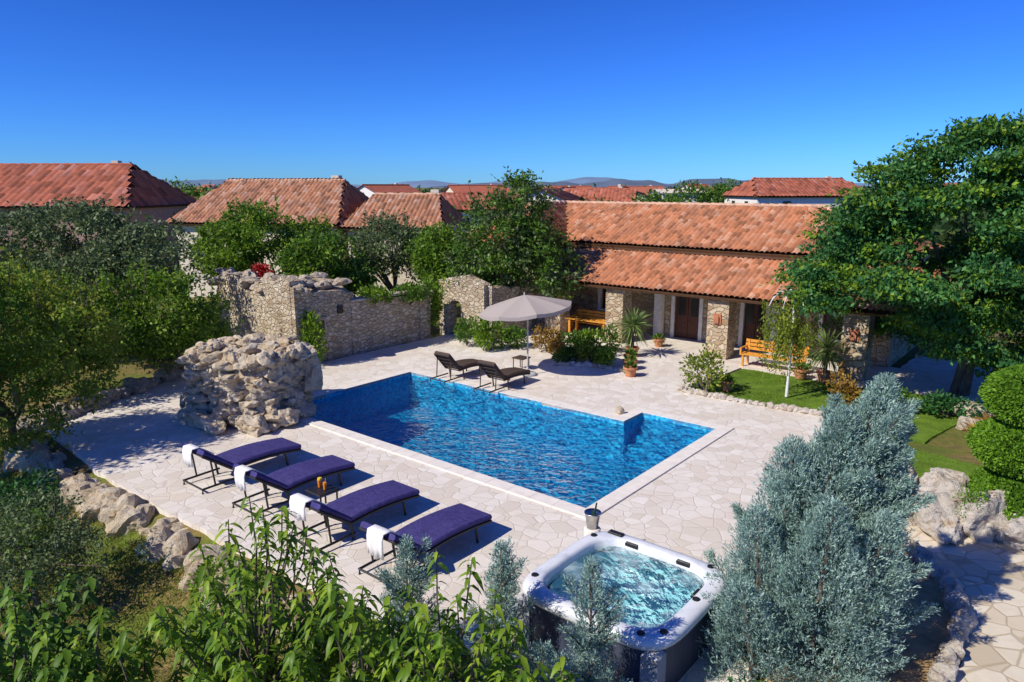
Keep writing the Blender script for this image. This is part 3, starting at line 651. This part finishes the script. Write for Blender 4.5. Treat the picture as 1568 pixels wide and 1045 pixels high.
m=M('canopy',.9,.1); m.color((.48,.42,.38)); tr=m.n.new('ShaderNodeBsdfTranslucent'); tr.inputs[0].default_value=(.44,.36,.31,1); mx=m.n.new('ShaderNodeMixShader'); mx.inputs[0].default_value=.2; m.l.new(m.b.outputs[0],mx.inputs[1]);m.l.new(tr.outputs[0],mx.inputs[2]);m.l.new(mx.outputs[0],m.out.inputs[0])
meshobj('canopy',V,F,m.m,root)
# ------------------------------------------------ pots and yuccas
def pot(c,r=.22,h=.34,name='terracotta_pot',parent=None):
    root=parent or empty(name); mb=MB(); mb.lathe(c,[(0,0),(r*.65,0),(r*.95,h*.8),(r*1.08,h*.82),(r*1.08,h),(r*.92,h),(r*.85,h*.85),(0,h*.83)],20); mb.obj('pot',m_terra,root,False); return root
def yucca(c,n,L,name='yucca',stem=.6):
    root=empty(name); pot(c,.26,.38,parent=root); top=Vector(c)+Vector((0,0,.38+stem)); mb=MB(); mb.tube([Vector(c)+Vector((0,0,.3)),top],[.08,.05],8); mb.obj('stem',m_bark,root)
    d=unit(rng.normal(size=(n,3))+np.array([0,0,.35])); P=np.tile(np.array(top),(n,1))+d*.05+np.stack([np.zeros(n),np.zeros(n),rng.random(n)*.15],1); longleaves('blades',P,d,L*(.8+.4*rng.random(n)),.06,L_yucca,root,.18)
yucca((4.7,27.4,0),190,.85,stem=.75); yucca((10.7,23.8,-.05),170,.78,stem=.7); 
for x,y,r_ in((4.15,24.4,.24),(4.3,25.4,.26),(4.45,26.3,.24),(7.0,22.6,.2),(6.1,29.2,.22),(10.0,24.1,.25)): 
    e=pot(Vector((x,y,0)),r_,.34)
    n=60; d=unit(rng.normal(size=(n,3))+np.array([0,0,.6])); leaves('plant',np.tile([x,y,.3],(n,1))+d*.1,d,.22,.08,L_green,e)
root=empty('weeping_tree'); base=Vector((8.7,21.9,0)); mb=MB(); mb.tube([base,base+Vector((.02,0,1.6)),base+Vector((0,0,3.2))],[.05,.045,.025],8)
for k in range(8):
    t=2*math.pi*k/8; r_=.55; pts=[]
    for j in range(9):
        f_=j/8*math.pi*.8; pts.append(base+Vector((math.cos(t)*r_*(1-math.cos(f_))/1.3,math.sin(t)*r_*(1-math.cos(f_))/1.3,2.9+.70*math.sin(f_)-.4*j/8)))
    mb.tube(pts,.014,5)
mb.obj('white_frame_trunk',plain('white_bark',(.75,.73,.69),.6),root)
P=[]
for k in range(105):
    t=random.uniform(0,6.28); r_=random.uniform(.15,.85); z0=random.uniform(2.2,3.1); L_=random.uniform(.5,1.7)
    for j in range(42): P.append((base.x-.1+r_*math.cos(t)+random.gauss(0,.05),base.y+r_*math.sin(t)+random.gauss(0,.05),z0-L_*random.random()))
P=np.array(P); leaves('foliage',P,rng.normal(size=P.shape)*.5+[0,0,-1],.10,.045,L_yel,root)
# ------------------------------------------------ background buildings
def bldg(name,cx,cy,w,d,h,rh,rot,wall,roof,ov=.4,hip=0.0,det=True,wins=2):
    root=empty(name); ca,sa=math.cos(rot),math.sin(rot); ax=Vector((ca,sa,0)); ay=Vector((-sa,ca,0)); c=Vector((cx,cy,0))
    P=lambda x,y,z: c+ax*x+ay*y+Vector((0,0,z)); V=[P(-w/2,-d/2,-.3),P(w/2,-d/2,-.3),P(w/2,d/2,-.3),P(-w/2,d/2,-.3),P(-w/2,-d/2,h),P(w/2,-d/2,h),P(w/2,d/2,h),P(-w/2,d/2,h)]
    F=[[0,1,5,4],[1,2,6,5],[2,3,7,6],[3,0,4,7]]
    if hip<=0: V+=[P(-w/2,0,h+rh-.05),P(w/2,0,h+rh-.05)]; F+=[[5,6,9],[7,4,8]]
    meshobj('walls',V,F,wall,root)
    W=w/2+ov; D=d/2+ov; hh=h-ov*rh/(d/2); r_=W-hip
    if det: fn=lambda n_,pts: roof_plane(n_,pts,roof,root,tw=.26 if det==1 else .5,tr=.42 if det==1 else .8)
    else: fn=lambda n_,pts: meshobj(n_,pts,[list(range(len(pts)))],roof,root)
    fn('roof_front',[P(-W,-D,hh),P(W,-D,hh),P(r_,0,h+rh),P(-r_,0,h+rh)]); fn('roof_back',[P(W,D,hh),P(-W,D,hh),P(-r_,0,h+rh),P(r_,0,h+rh)])
    if hip>0: fn('roof_right',[P(W,-D,hh),P(W,D,hh),P(r_,0,h+rh)]); fn('roof_left',[P(-W,D,hh),P(-W,-D,hh),P(-r_,0,h+rh)])
    mb=MB(); ridge(mb,P(-r_,0,h+rh),P(r_,0,h+rh),.12,.8)
    mb.obj('ridge',roof if det!=1 else m_ridge,root)
    mb=MB(); 
    for k in range(wins):
        x=-w/2+w*(k+.5)/wins
        mb.box(P(x,-d/2-.02,h-1.3),1.0,.1,1.2,ax,ay); mb.box(P(x,-d/2-.02,h-4.2),1.0,.1,1.3,ax,ay) if h>5 else None
    for y in(-d/5,d/5): mb.box(P(w/2+.02,y,h-1.3),.1,.9,1.1,ax,ay); mb.box(P(-w/2-.02,y,h-1.3),.1,.9,1.1,ax,ay)
    mb.obj('windows',m_dark,root)
    mb=MB(); mb.box(P(w*.3,.8,h+rh-.1),.5,.5,.9,ax,ay); mb.obj('chimney',m_cream,root); return root
bldg('pink_house',-34,53,18,9,5.4,2.6,R(-4),m_pink,m_roof3,wins=3,det=2,hip=2.4)
bldg('tiled_farmhouse',-14.2,46,10.5,7.5,4.6,2.25,R(-14),m_cream,m_roof2,hip=1.6,det=1)
bldg('tiled_farmhouse',-6.3,44,5.2,6.5,4.4,1.6,R(-8),m_cream,m_roof2,det=1,hip=1.0)
bldg('tiled_farmhouse',-26,72,9,8,4.6,1.4,R(20),m_white,m_roof3,det=2)
bldg('white_villa',36.5,94,15,10,5.5,2.0,R(6),m_white,m_roof3,det=2,hip=2)
bldg('white_villa',12,100,9,8,4.7,1.5,R(-12),m_cream,m_roof3,det=2)
bldg('red_roof_house',-3.5,75,9,8,4.4,1.4,R(15),m_white,m_roof3,det=2)
bldg('red_roof_house',4.5,92,7,8,4.8,1.5,R(70),m_white,m_roof3,det=2)
bldg('red_roof_house',19,125,8,8,5.0,1.6,R(80),m_white,m_roof3,det=2)
bldg('red_roof_house',27,118,8,8,5.6,.4,R(5),m_white,m_cream,det=0)
rs=random.Random(11)
for k in range(22):
    y=rs.uniform(130,300); x=rs.uniform(-.65,.65)*y; bldg('red_roof_house',x,y,rs.uniform(9,13),rs.uniform(8,10),rs.uniform(4.2,5.6),1.8,rs.uniform(-1.5,1.5),rs.choice([m_white,m_cream,m_white]),m_roof3,det=0)
def hills(name,dist,h,seed,haze_col,x0,x1):
    V=[];F=[];n=160
    for i in range(n+1):
        x=x0+(x1-x0)*i/n; e=math.sin(math.pi*i/n)**.6; hh=h*e*(.35+.65*abs(noise.noise(Vector((x/dist*9+seed,0,seed)))*1.6+.2)+.15*noise.noise(Vector((x/dist*40,3,seed))))
        V+=[(x,dist-h*6,-5),(x,dist,hh),(x,dist+h*8,-5)]
    for i in range(n):
        for k in(0,1): a_=i*3+k; F.append([a_,a_+3,a_+4,a_+1])
    meshobj(name,V,F,plain(name+'_mat',haze_col,.95,.05,.15,.004),smooth=True)
hills('hills',5200,84,3.3,(.12,.16,.22),-600,2600); hills('hills',5400,86,8.1,(.14,.21,.30),-2900,-1300); hills('hills',5600,74,5.5,(.18,.26,.38),-1800,4200)  # bluish tones paint distance haze into the hill colours
P=[];
rs=random.Random(21)
cl=[]
for k in range(1500):
    y=rs.uniform(48,900)**1.0 if k>500 else rs.uniform(60,250); x=rs.uniform(-.85,.85)*y
    if y<70 and abs(x)<20: continue
    cl.append((x,y,rs.uniform(1.2,2.5)*(1 if y<200 else 1.4)))
for x,y,r_ in cl:
    n=60 if y<200 else 26
    P.append(np.array([x,y,r_*.9])+in_blob(n,.5)*np.array([[r_*1.3,r_*1.3,r_*1.05]]))
sizes=np.concatenate([np.full(len(p_),cl[i][2]*.5) for i,p_ in enumerate(P)]); P=np.concatenate(P)
leaves('distant_trees',P,rng.normal(size=P.shape),sizes*1.3,sizes*.9,L_dist)
for nm,x,y,zt,r_ in(('background_tree',-29,70,6.6,3.0),('background_tree',-25,60,6.2,2.5),('background_tree',-34,75,6.9,3),('background_tree',23,95,7.0,3.2),('background_tree',32,108,7.5,2.5),('background_tree',8,70,5.2,3),('background_tree',-9,62,5.4,3),('background_tree',2,60,5.3,2.6),('background_tree',14,72,5.9,2.4),('background_tree',48,110,7.5,4),('background_tree',20,58,5,3.2),('background_tree',28,60,5.4,3.5)):
    tree(nm,(x,y,0),[(x,y,zt-r_*.8,r_,r_*.8),(x+r_*.7,y,zt-r_,r_*.7,r_*.7)],300,12,.4,.7,L_green,.2,limbs=4,twigs=0)
# ------------------------------------------------ mid trees
tree('ash_tree',(.0,32,0),[(-.6,32,4.2,1.9,2.0),(1.1,31.5,3.6,1.5,1.6),(-1.6,32.5,3.1,1.4,1.3),(.4,31.5,5.6,1.2,1.4),(2.0,31,2.9,.9,1.1)],900,28,.17,.38,L_green,.15,mat2=L_olive,spikes=34)
tree('added_shade_tree',(-10.8,33,0),[(-11.6,33,4.4,1.7,1.4),(-9.5,33.5,3.7,1.5,1.3),(-13,32.5,3.6,1.4,1.2),(-8.0,33,3.0,1.2,1.2)],750,28,.17,.38,L_bright,.15,mat2=L_green,spikes=34)
tree('added_shade_tree',(-8.3,30.5,0),[(-8.3,30.5,3.3,1.5,1.2),(-7.2,31,2.6,1.2,1.0)],450,26,.18,.38,L_green,.1,mat2=L_bright,spikes=16)
tree('olive_tree',(-6,36,0),[(-6.3,36,3.6,1.7,1.5),(-4.6,36,3.2,1.3,1.3)],500,26,.16,.4,L_olive,.15,spikes=10)
tree('linden_tree',(-3.4,34,0),[(-3.4,34,3.4,1.3,1.3),(-2.9,33,2.5,1.0,.9)],380,26,.18,.4,L_bright,.1,mat2=L_green,spikes=8)
tree('linden_tree',(-14,37,0),[(-14.5,37,3.6,1.5,1.3)],250,24,.2,.4,L_bright,.1)
tree('olive_tree',(-16.6,28.5,0),[(-17,28.5,4.2,2.6,1.7),(-13.8,27.5,3.8,1.9,1.4),(-19.5,28,3.9,2.4,1.7),(-15.5,26.5,3.0,1.9,1.5)],1350,32,.16,.42,L_olive,.2,twigs=40,spikes=40)
tree('apricot_tree',(-11.6,23.8,-.3),[(-11.7,23.7,2.2,1.5,1.6),(-13.2,22.7,2.2,1.5,1.5),(-10.9,24.6,1.7,1.1,1.3)],800,28,.14,.34,L_bright,.1,mat2=L_green,spikes=36)
tree('almond_tree',(-12.6,17.4,-.5),[(-12.8,17.6,3.3,1.7,1.5),(-11.2,18,2.3,1.2,1.3),(-13.8,16.4,2.8,1.8,1.7),(-12.1,16.6,1.2,1.2,1.1),(-10.9,17.4,3.0,1.0,1.1)],950,30,.115,.32,L_yel,.1,mat2=L_bright,spikes=44,gap=-.1)
tree('almond_tree',(-15.5,21.5,-.5),[(-15.5,21.5,2.6,2.2,1.7),(-13.9,20.8,1.7,1.3,1.2)],700,24,.14,.4,L_green,.12,mat2=L_yel,spikes=10)
tree('added_shade_tree',(-15.6,14.8,-.6),[(-15.4,15.2,5.2,1.8,1.2),(-16.8,14.2,4.8,1.8,1.4),(-13.6,15.4,4.7,1.5,.9),(-13.2,16.3,5.0,1.2,.7),(-15.2,13.6,4.3,1.4,1.0),(-15.0,16.4,4.2,1.4,1.0)],620,30,.16,.42,L_green,.15,mat2=L_bright,gap=-.02)  # unseen tree added off to the left, crowns placed to shade the deck
bl=[]
rs=random.Random(4)
for k in range(105):
    z=1.6+7.0*rs.random(); f_=(z-1.6)/7.0; w_=5.4*(1-.62*f_**2.4); t=rs.uniform(0,6.28); q=w_*math.sqrt(rs.random())*.93
    x=13.7+2.0*f_**1.5+q*math.cos(t)
    if z<2.9 and x<12.2: z+=1.6
    bl.append((x,21.6+q*math.sin(t)*.75,z,rs.uniform(.75,1.2)*(1-.2*f_),.40))
for q in [(9.3,21.2,3.3),(9.3,21.3,4.1),(9.7,21.5,4.9),(10.1,21.6,5.6),(10.6,21.4,6.2),(11.3,21.5,6.9),(10.3,20.9,3.9),(10.9,21.1,4.7),(11.5,21.3,5.4),(12.1,21.2,6.2),(10.5,22,5.0),(11.3,22,3.6),(12.2,21.5,7.4),(13.2,21.5,7.9),(12.8,20.0,2.1),(14.0,19.8,1.7),(15.2,20,1.9),(16.2,20.2,1.5),(12.2,20.4,2.8),(13.8,20,2.9),(15.5,20,3.1),(17,21,2.4)]: bl.append((*q,1.05,.5))
tree('honey_locust_tree',(14.4,22.3,-.1),bl,6600,30,.14,.36,L_deep,.24,droop=.5,flat=.42,limbs=18,twigs=90,mat2=L_bright,shell=.1,gap=-.32)
# ------------------------------------------------ bushes
bush('shrub',(6.2,22.2,0),.75,1.75,900,.13,L_yel,lump=6,shell=.3)
bush('hedge_shrub',(-.9,28.6,0),.7,1.5,1300,.14,L_bright); bush('flowering_shrub',(.2,28.9,0),.7,1.0,900,.13,L_green); bush('flowering_shrub',(1.4,28.3,0),.6,1.1,800,.13,L_rust)
bush('shrub',(2.4,28.3,0),.7,.9,900,.13,L_green); bush('shrub',(3.0,26.4,0),.6,.7,900,.14,L_yel); bush('shrub',(2.9,27.2,0),.6,1.2,700,.14,L_bright); bush('shrub',(3.9,28.2,0),.5,1.1,500,.14,L_green)
bush('shrub',(2.1,26.5,0),.55,.6,800,.12,L_green); bush('shrub',(3.5,25.7,0),.5,.8,700,.12,L_bright); bush('flowering_shrub',(1.6,27.2,0),.5,.8,600,.12,L_rust)
bush('shrub',(-1.9,29.4,0),.6,1.2,700,.14,L_green); bush('shrub',(9.9,20.8,-.05),.55,1.3,500,.14,L_rust,shell=.2); bush('shrub',(10.6,20.0,-.05),.5,.9,500,.12,L_yel); bush('shrub',(11.5,20.6,-.05),.7,.8,700,.12,L_green)
bush('climbing_vine',tuple(ab(-14.7,3.9,0)),.55,2.4,1300,.14,L_bright); bush('climbing_vine',tuple(ab(-14.9,9.0,1.6)),.9,1.0,1200,.16,L_green); bush('climbing_vine',tuple(ab(-15,7.4,1.8)),.9,.8,1000,.16,L_bright); bush('climbing_vine',tuple(ab(-14.8,10.4,.6)),.4,1.7,700,.15,L_bright)
bush('red_geranium',tuple(ab(-19.4,5.0,2.7)),.5,.7,500,.14,L_red); bush('shrub',tuple(ab(-13.4,12.6,0)),.8,1.4,900,.14,L_green)
bush('yucca_shrub',(12.4,17.5,-.05),.5,.9,260,.3,L_rust,asp=.2); bush('lavender_shrub',(-6.9,12.6,-.5),.3,.4,700,.06,L_blue); bush('shrub',(12.6,20,-.05),.9,.7,800,.14,L_deep)
root=empty('topiary_bush'); m_tc=plain('topiary_core',(.03,.07,.01),.9)
def topi(c,r,h,n):
    d=unit(rng.normal(size=(n,3))); rr=np.abs(1-.09*rng.random((n,1))); lump=np.array([1+.09*noise.noise(Vector(x)*4) for x in d])[:,None]
    P=np.array(c)+d*rr*lump*np.array([[r,r,h]]); D=d+rng.normal(size=d.shape)*.7; leaves('tier',P,D,.075,.045,L_box,root)
    v,f=rock_geo(c,(r*.90,r*.90,h*.89),3,3,rough=.03); meshobj('tier_core',v,f,m_tc,root)
topi((10.15,13.2,2.55),.95,.60,20000); topi((10.1,13.2,1.55),1.02,.55,20000); topi((10.3,13.0,.45),1.25,.75,28000)
mb=MB(); mb.tube([(10.2,13.2,-.2),(10.2,13.2,2.6)],.09,8); mb.obj('trunk',m_bark,root)
# ------------------------------------------------ blue cypress
def plume(P,D,base,tip,r0,n,up=1.0):
    base=np.array(base,dtype=float);tip=np.array(tip,dtype=float); t=rng.random((n,1))**1.1
    th=rng.random((n,1))*2*np.pi; c=base+(tip-base)*t; rr=r0*(1-t)**.6*(.6+.4*rng.random((n,1)))*(1+.2*np.sin(th*5+t*17))
    o=np.concatenate([np.cos(th),np.sin(th),np.zeros_like(th)],axis=1); P.append(c+o*rr); ax=unit((tip-base)[None,:]); D.append(o*.55+ax*up+rng.normal(size=(n,3))*.22)
def cypress(name,plumes,leaf,sp=5):
    root=empty(name); P=[];D=[]
    mb=MB()
    for b_,t_,r_,n_ in plumes:
        plume(P,D,b_,t_,r_,n_); mb.tube([b_,t_],[.05 if r_>.3 else .015,.006],5)
    P=np.concatenate(P);D=unit(np.concatenate(D)); 
    k=np.repeat(np.arange(len(P)),sp); s_=np.tile(np.arange(sp),len(P))[:,None]/sp; PP=P[k]+D[k]*s_*leaf*2.2+rng.normal(size=(len(k),3))*leaf*.12; DD=D[k]+rng.normal(size=(len(k),3))*.4
    leaves('foliage',PP,DD,leaf*(.7+.6*rng.random(len(k))),leaf*.28,L_blue,root); mb.obj('trunk_limbs',m_bark,root)
AXB=Vector((4.0,9.2,-.2)); AXT=Vector((5.45,10.1,3.75))
pl=[(tuple(AXB),tuple(AXT),1.05,4200),((4.0,9.3,-.1),(4.75,9.8,3.35),1.05,3400),((3.8,9.4,0),(4.05,9.8,2.9),.9,2600),((3.5,9.0,0),(3.35,9.1,2.15),.75,1900),((4.4,9.2,0),(5.45,9.6,2.9),.9,2800),((4.0,8.6,-.1),(4.1,8.5,2.5),.9,2700),((4.4,8.7,0),(4.9,8.6,2.3),.75,2000),((3.3,8.6,-.1),(2.95,8.35,1.5),.7,1400)]
rs=random.Random(9)
for k in range(120):
    f_=rs.random()**1.2*.8; t=rs.uniform(0,6.28); c_=AXB.lerp(AXT,f_); rr=1.42*(1-f_)**.75*rs.uniform(.55,1.0)
    o=Vector((math.cos(t),math.sin(t),0)); b_=c_+o*rr*.6+Vector((0,0,.1)); e_=c_+o*(rr*1.12+.1)+Vector((.08,.03,rs.uniform(.45,.9)*(1-.3*f_)))
    pl.append((tuple(b_),tuple(e_),rs.uniform(.13,.22),270))
cypress('blue_arizona_cypress',pl,.055)
for nm,x,y,h,r_ in(('blue_cypress_sapling',.95,7.75,2.1,.36),('blue_cypress_sapling',-.15,8.7,1.85,.36),('blue_cypress_sapling',-1.45,9.0,1.75,.36),('blue_cypress_sapling',.35,7.2,1.4,.36)):
    pl=[((x,y,-.6),(x,y,h),r_,1100)]
    for k in range(26):
        t=rs.uniform(0,6.28);z=rs.uniform(-.2,h*.75); pl.append(((x,y,z),(x+.5*math.cos(t)*(1-z/h*.6),y+.5*math.sin(t)*(1-z/h*.6),z+rs.uniform(.3,.5)),.09,80))
    cypress(nm,pl,.05)
# ------------------------------------------------ foreground fruit trees with long leaves
def fruit(name,base,spread,ztop,nsh,L=.17,W=.058,mat=L_fruit,r0=.06,lp=24):
    root=empty(name); base=Vector(base); mb=MB(); crown=base+Vector((0,0,(ztop-base.z)*.4)); mb.tube([base-Vector((0,0,.2)),base.lerp(crown,.5)+Vector((.05,0,0)),crown],[r0,r0*.8,r0*.7],8)
    P=[];D=[]
    for i in range(nsh):
        t=random.uniform(0,6.28); q=math.sqrt(random.random())*spread; zt=ztop-(q/spread)**2*(ztop-base.z)*.28-random.random()**1.4*(ztop-base.z)*.48
        e=Vector((base.x+q*math.cos(t),base.y+q*math.sin(t),zt)); m1=crown.lerp(e,.45)+Vector((random.uniform(-.15,.15),random.uniform(-.15,.15),-.12)); 
        pts=[crown,m1,crown.lerp(e,.8)+Vector((random.uniform(-.08,.08),random.uniform(-.08,.08),-.05)),e]; mb.tube(pts,[r0*.3,r0*.2,.010,.006],5)
        for k in range(lp):
            f_=.35+.65*((k+random.random())/lp)**.7; x=min(f_*3,2.999); j=int(x); c=pts[j].lerp(pts[j+1],x-j); P.append(c); a_=k*2.4+random.uniform(-.4,.4); ax=(pts[3]-pts[2]).normalized(); D.append(Vector((math.cos(a_),math.sin(a_),random.uniform(-.5,.4)))+ax*.3)
    P=np.array([tuple(p_) for p_ in P]);D=np.array([tuple(p_) for p_ in D]); n=len(P); l_=L*(.5+.7*rng.random(n)); longleaves('leaves',P,D,l_,l_*W/L,mat,root,.85); mb.obj('branches',m_bark,root)
fruit('cherry_tree',(-2.75,6.9,-.8),1.05,3.35,88); fruit('cherry_tree',(-1.6,6.5,-.8),.7,2.85,44); fruit('cherry_tree',(-.6,6.5,-.8),.8,3.05,66); fruit('cherry_tree',(-4.4,6.7,-.8),.85,2.3,44)
fruit('cherry_tree',(-2.4,8.0,-.8),.8,2.2,40); fruit('cherry_tree',(-3.6,8.2,-.8),.7,1.9,28); fruit('cherry_tree',(.25,6.1,-.8),.5,2.4,26)
fruit('fig_tree',(-6.0,8.0,-.8),1.0,2.1,60,.16,.08,L_green); fruit('fig_tree',(-5.3,6.6,-.8),.9,2.5,52,.16,.07,L_bright)
tree('olive_shrub',(-8.3,11.4,-.8),[(-8.4,11.5,.55,.95,.75),(-7.6,11.2,.2,.7,.6),(-9.4,11.4,.3,.8,.7)],500,26,.07,.22,L_olive,.05,twigs=20,spikes=10)
bush('shrub',(-5.0,11.2,-.6),.5,.9,1500,.08,L_bright); bush('shrub',(-4.2,9.9,-.8),.6,1.1,1500,.09,L_green); bush('shrub',(-9.8,13.5,-.8),.8,1.0,1600,.1,L_green); bush('shrub',(-10.9,14.8,-.8),.9,1.2,1600,.1,L_deep); bush('shrub',(-7.4,9.0,-.8),.7,.8,1400,.1,L_green)
bush('weed_cover',(2.9,7.5,-.1),.8,.6,1800,.08,L_deep); bush('weed_cover',(2.0,7.0,-.3),.8,.7,1500,.09,L_green)
def grass(name,polyab,n,h,mat,zf=None):
    xs=[p_[0] for p_ in polyab]; ys=[p_[1] for p_ in polyab]; x=rng.uniform(min(xs),max(xs),n);y=rng.uniform(min(ys),max(ys),n); k=inpoly(x,y,polyab); x=x[k];y=y[k]
    X=ORG.x+AX.x*x+BX.x*y; Y=ORG.y+AX.y*x+BX.y*y; Z=terr_h(X,Y); k=np.array([noise.noise(Vector((a_*.9,b_*.9,0)))>-.25 for a_,b_ in zip(X,Y)]) if zf else np.ones(len(X),bool)
    P=np.stack([X,Y,Z],1)[k]; D=rng.normal(size=P.shape)*.45+[0,0,1]; leaves(name,P,D,h*(.5+rng.random(len(P))),h*.16,mat)
m_lawn=plain('lawn_mat',(.12,.20,.025),.95,.1,.35,2)
lawn=[(-2.3,9.5),(2.0,9.7),(3.1,8.5),(4.6,9),(5.5,14),(3.1,14),(3.1,13.7),(-2.1,13.7)]
slab('lawn',lawn,-.035,.2,m_lawn); grass('lawn_grass',lawn,50000,.07,L_grass)
slab('lawn',[(3.2,8.3),(8,8),(8,5.2),(3.1,5.5)],-.035,.2,m_lawn); grass('lawn_grass',[(3.2,8.3),(8,8),(8,5.2),(3.1,5.5)],25000,.07,L_grass,True)
grass('meadow_grass',[(-15,-5.9),(1,-5.9),(1,-9.5),(-15,-14)],80000,.09,L_grass,True)
grass('dry_grass',[(-15,-5.9),(1,-5.9),(1,-9.5),(-15,-14)],40000,.09,L_dry,True)
grass('weed_grass',[(4.8,-3.5),(6.3,-3.5),(6.3,1.3),(4.9,1.8)],7000,.06,L_grass,True)
m_soil=plain('soil_mat',(.50,.33,.16),.95,.1,.35,3)
slab('soil_bed',[(4.7,-5),(6.5,-5),(6.6,-.6),(6.4,1.2),(5.6,2.2),(4.5,2.2),(4.7,0)],-.012,.2,m_soil)
slab('stone_path',[(6.55,-5),(12,-5),(12,2.2),(8.0,2.8),(7.0,3.6),(5.4,4.6),(3.4,3.0),(5.5,2.3),(6.4,1.3),(6.75,-.6)],.02,.2,m_path)
it=[]
for k in range(26):
    t=k/25; path=[(6.5,-3.5),(6.62,-1.5),(6.65,.2),(6.35,1.25),(5.6,2.2)]; x=t*4; i=min(int(x),3); f_=x-i; q=ab(path[i][0]*(1-f_)+path[i+1][0]*f_,path[i][1]*(1-f_)+path[i+1][1]*f_); it.append(((q.x,q.y,.1),(.19,.15,.17)))
rocks('path_kerb_stones',it,m_rockw,sub=3)
rocks('pale_boulder_group',[((8.35,13.2,.35),(.7,.6,.6)),((8.95,12.7,.3),(.6,.5,.55)),((8.1,12.6,.2),(.5,.4,.35)),((9.5,12.2,.2),(.6,.45,.4)),((8.0,14.1,.3),(.6,.6,.55)),((7.7,13.2,.15),(.35,.3,.3)),((10.2,12.0,.1),(.5,.4,.3)),((9.0,14.0,.3),(.6,.6,.5)),((8.6,13.6,.55),(.35,.3,.35)),((9.3,12.9,.45),(.3,.35,.3))],m_rockw,sub=4)
bush('shrub',(8.6,12.6,.3),.3,.9,900,.05,L_box); 
rocks('boulder',[((13.4,19.8,.1),(.6,.5,.4)),((12.7,18.9,.05),(.4,.35,.3)),((14.5,19.2,.1),(.6,.6,.4))],m_rockd)
# ------------------------------------------------ light, sky, camera
SD=Vector((-.86,-.51,0)).normalized(); el=R(41)
sun=bpy.data.lights.new('sun','SUN'); sun.energy=5.0; sun.angle=R(.5); sun.color=(1,.93,.81); so=link(bpy.data.objects.new('sun',sun))
d=Vector((SD.x*math.cos(el),SD.y*math.cos(el),math.sin(el))); so.rotation_euler=d.to_track_quat('Z','Y').to_euler()
w=bpy.data.worlds.new('World'); scene.world=w; w.use_nodes=True; t=w.node_tree; bg=t.nodes['Background']; sk=t.nodes.new('ShaderNodeTexSky'); sk.sky_type='NISHITA'; sk.sun_disc=False
sk.sun_elevation=el; sk.sun_rotation=math.atan2(SD.x,SD.y); sk.altitude=900; sk.air_density=1.0; sk.dust_density=.1; sk.ozone_density=4.0
mx=t.nodes.new('ShaderNodeMix'); mx.data_type='RGBA'; mx.blend_type='MULTIPLY'; mx.inputs[0].default_value=1; mx.inputs[7].default_value=(.40,.74,1.30,1)
gm=t.nodes.new('ShaderNodeGamma'); gm.inputs[1].default_value=1.38
t.links.new(sk.outputs[0],mx.inputs[6]); t.links.new(mx.outputs[2],gm.inputs[0]); t.links.new(gm.outputs[0],bg.inputs[0]); bg.inputs[1].default_value=.052
cam=bpy.data.cameras.new('camera'); co=link(bpy.data.objects.new('camera',cam)); co.location=(0,0,6.5); co.rotation_euler=(R(90)-math.atan(236/1100),0,0); cam.sensor_width=36; cam.lens=1100/1568*36; cam.clip_end=20000; scene.camera=co
scene.view_settings.view_transform='Standard'; scene.view_settings.look='None'; scene.view_settings.exposure=0
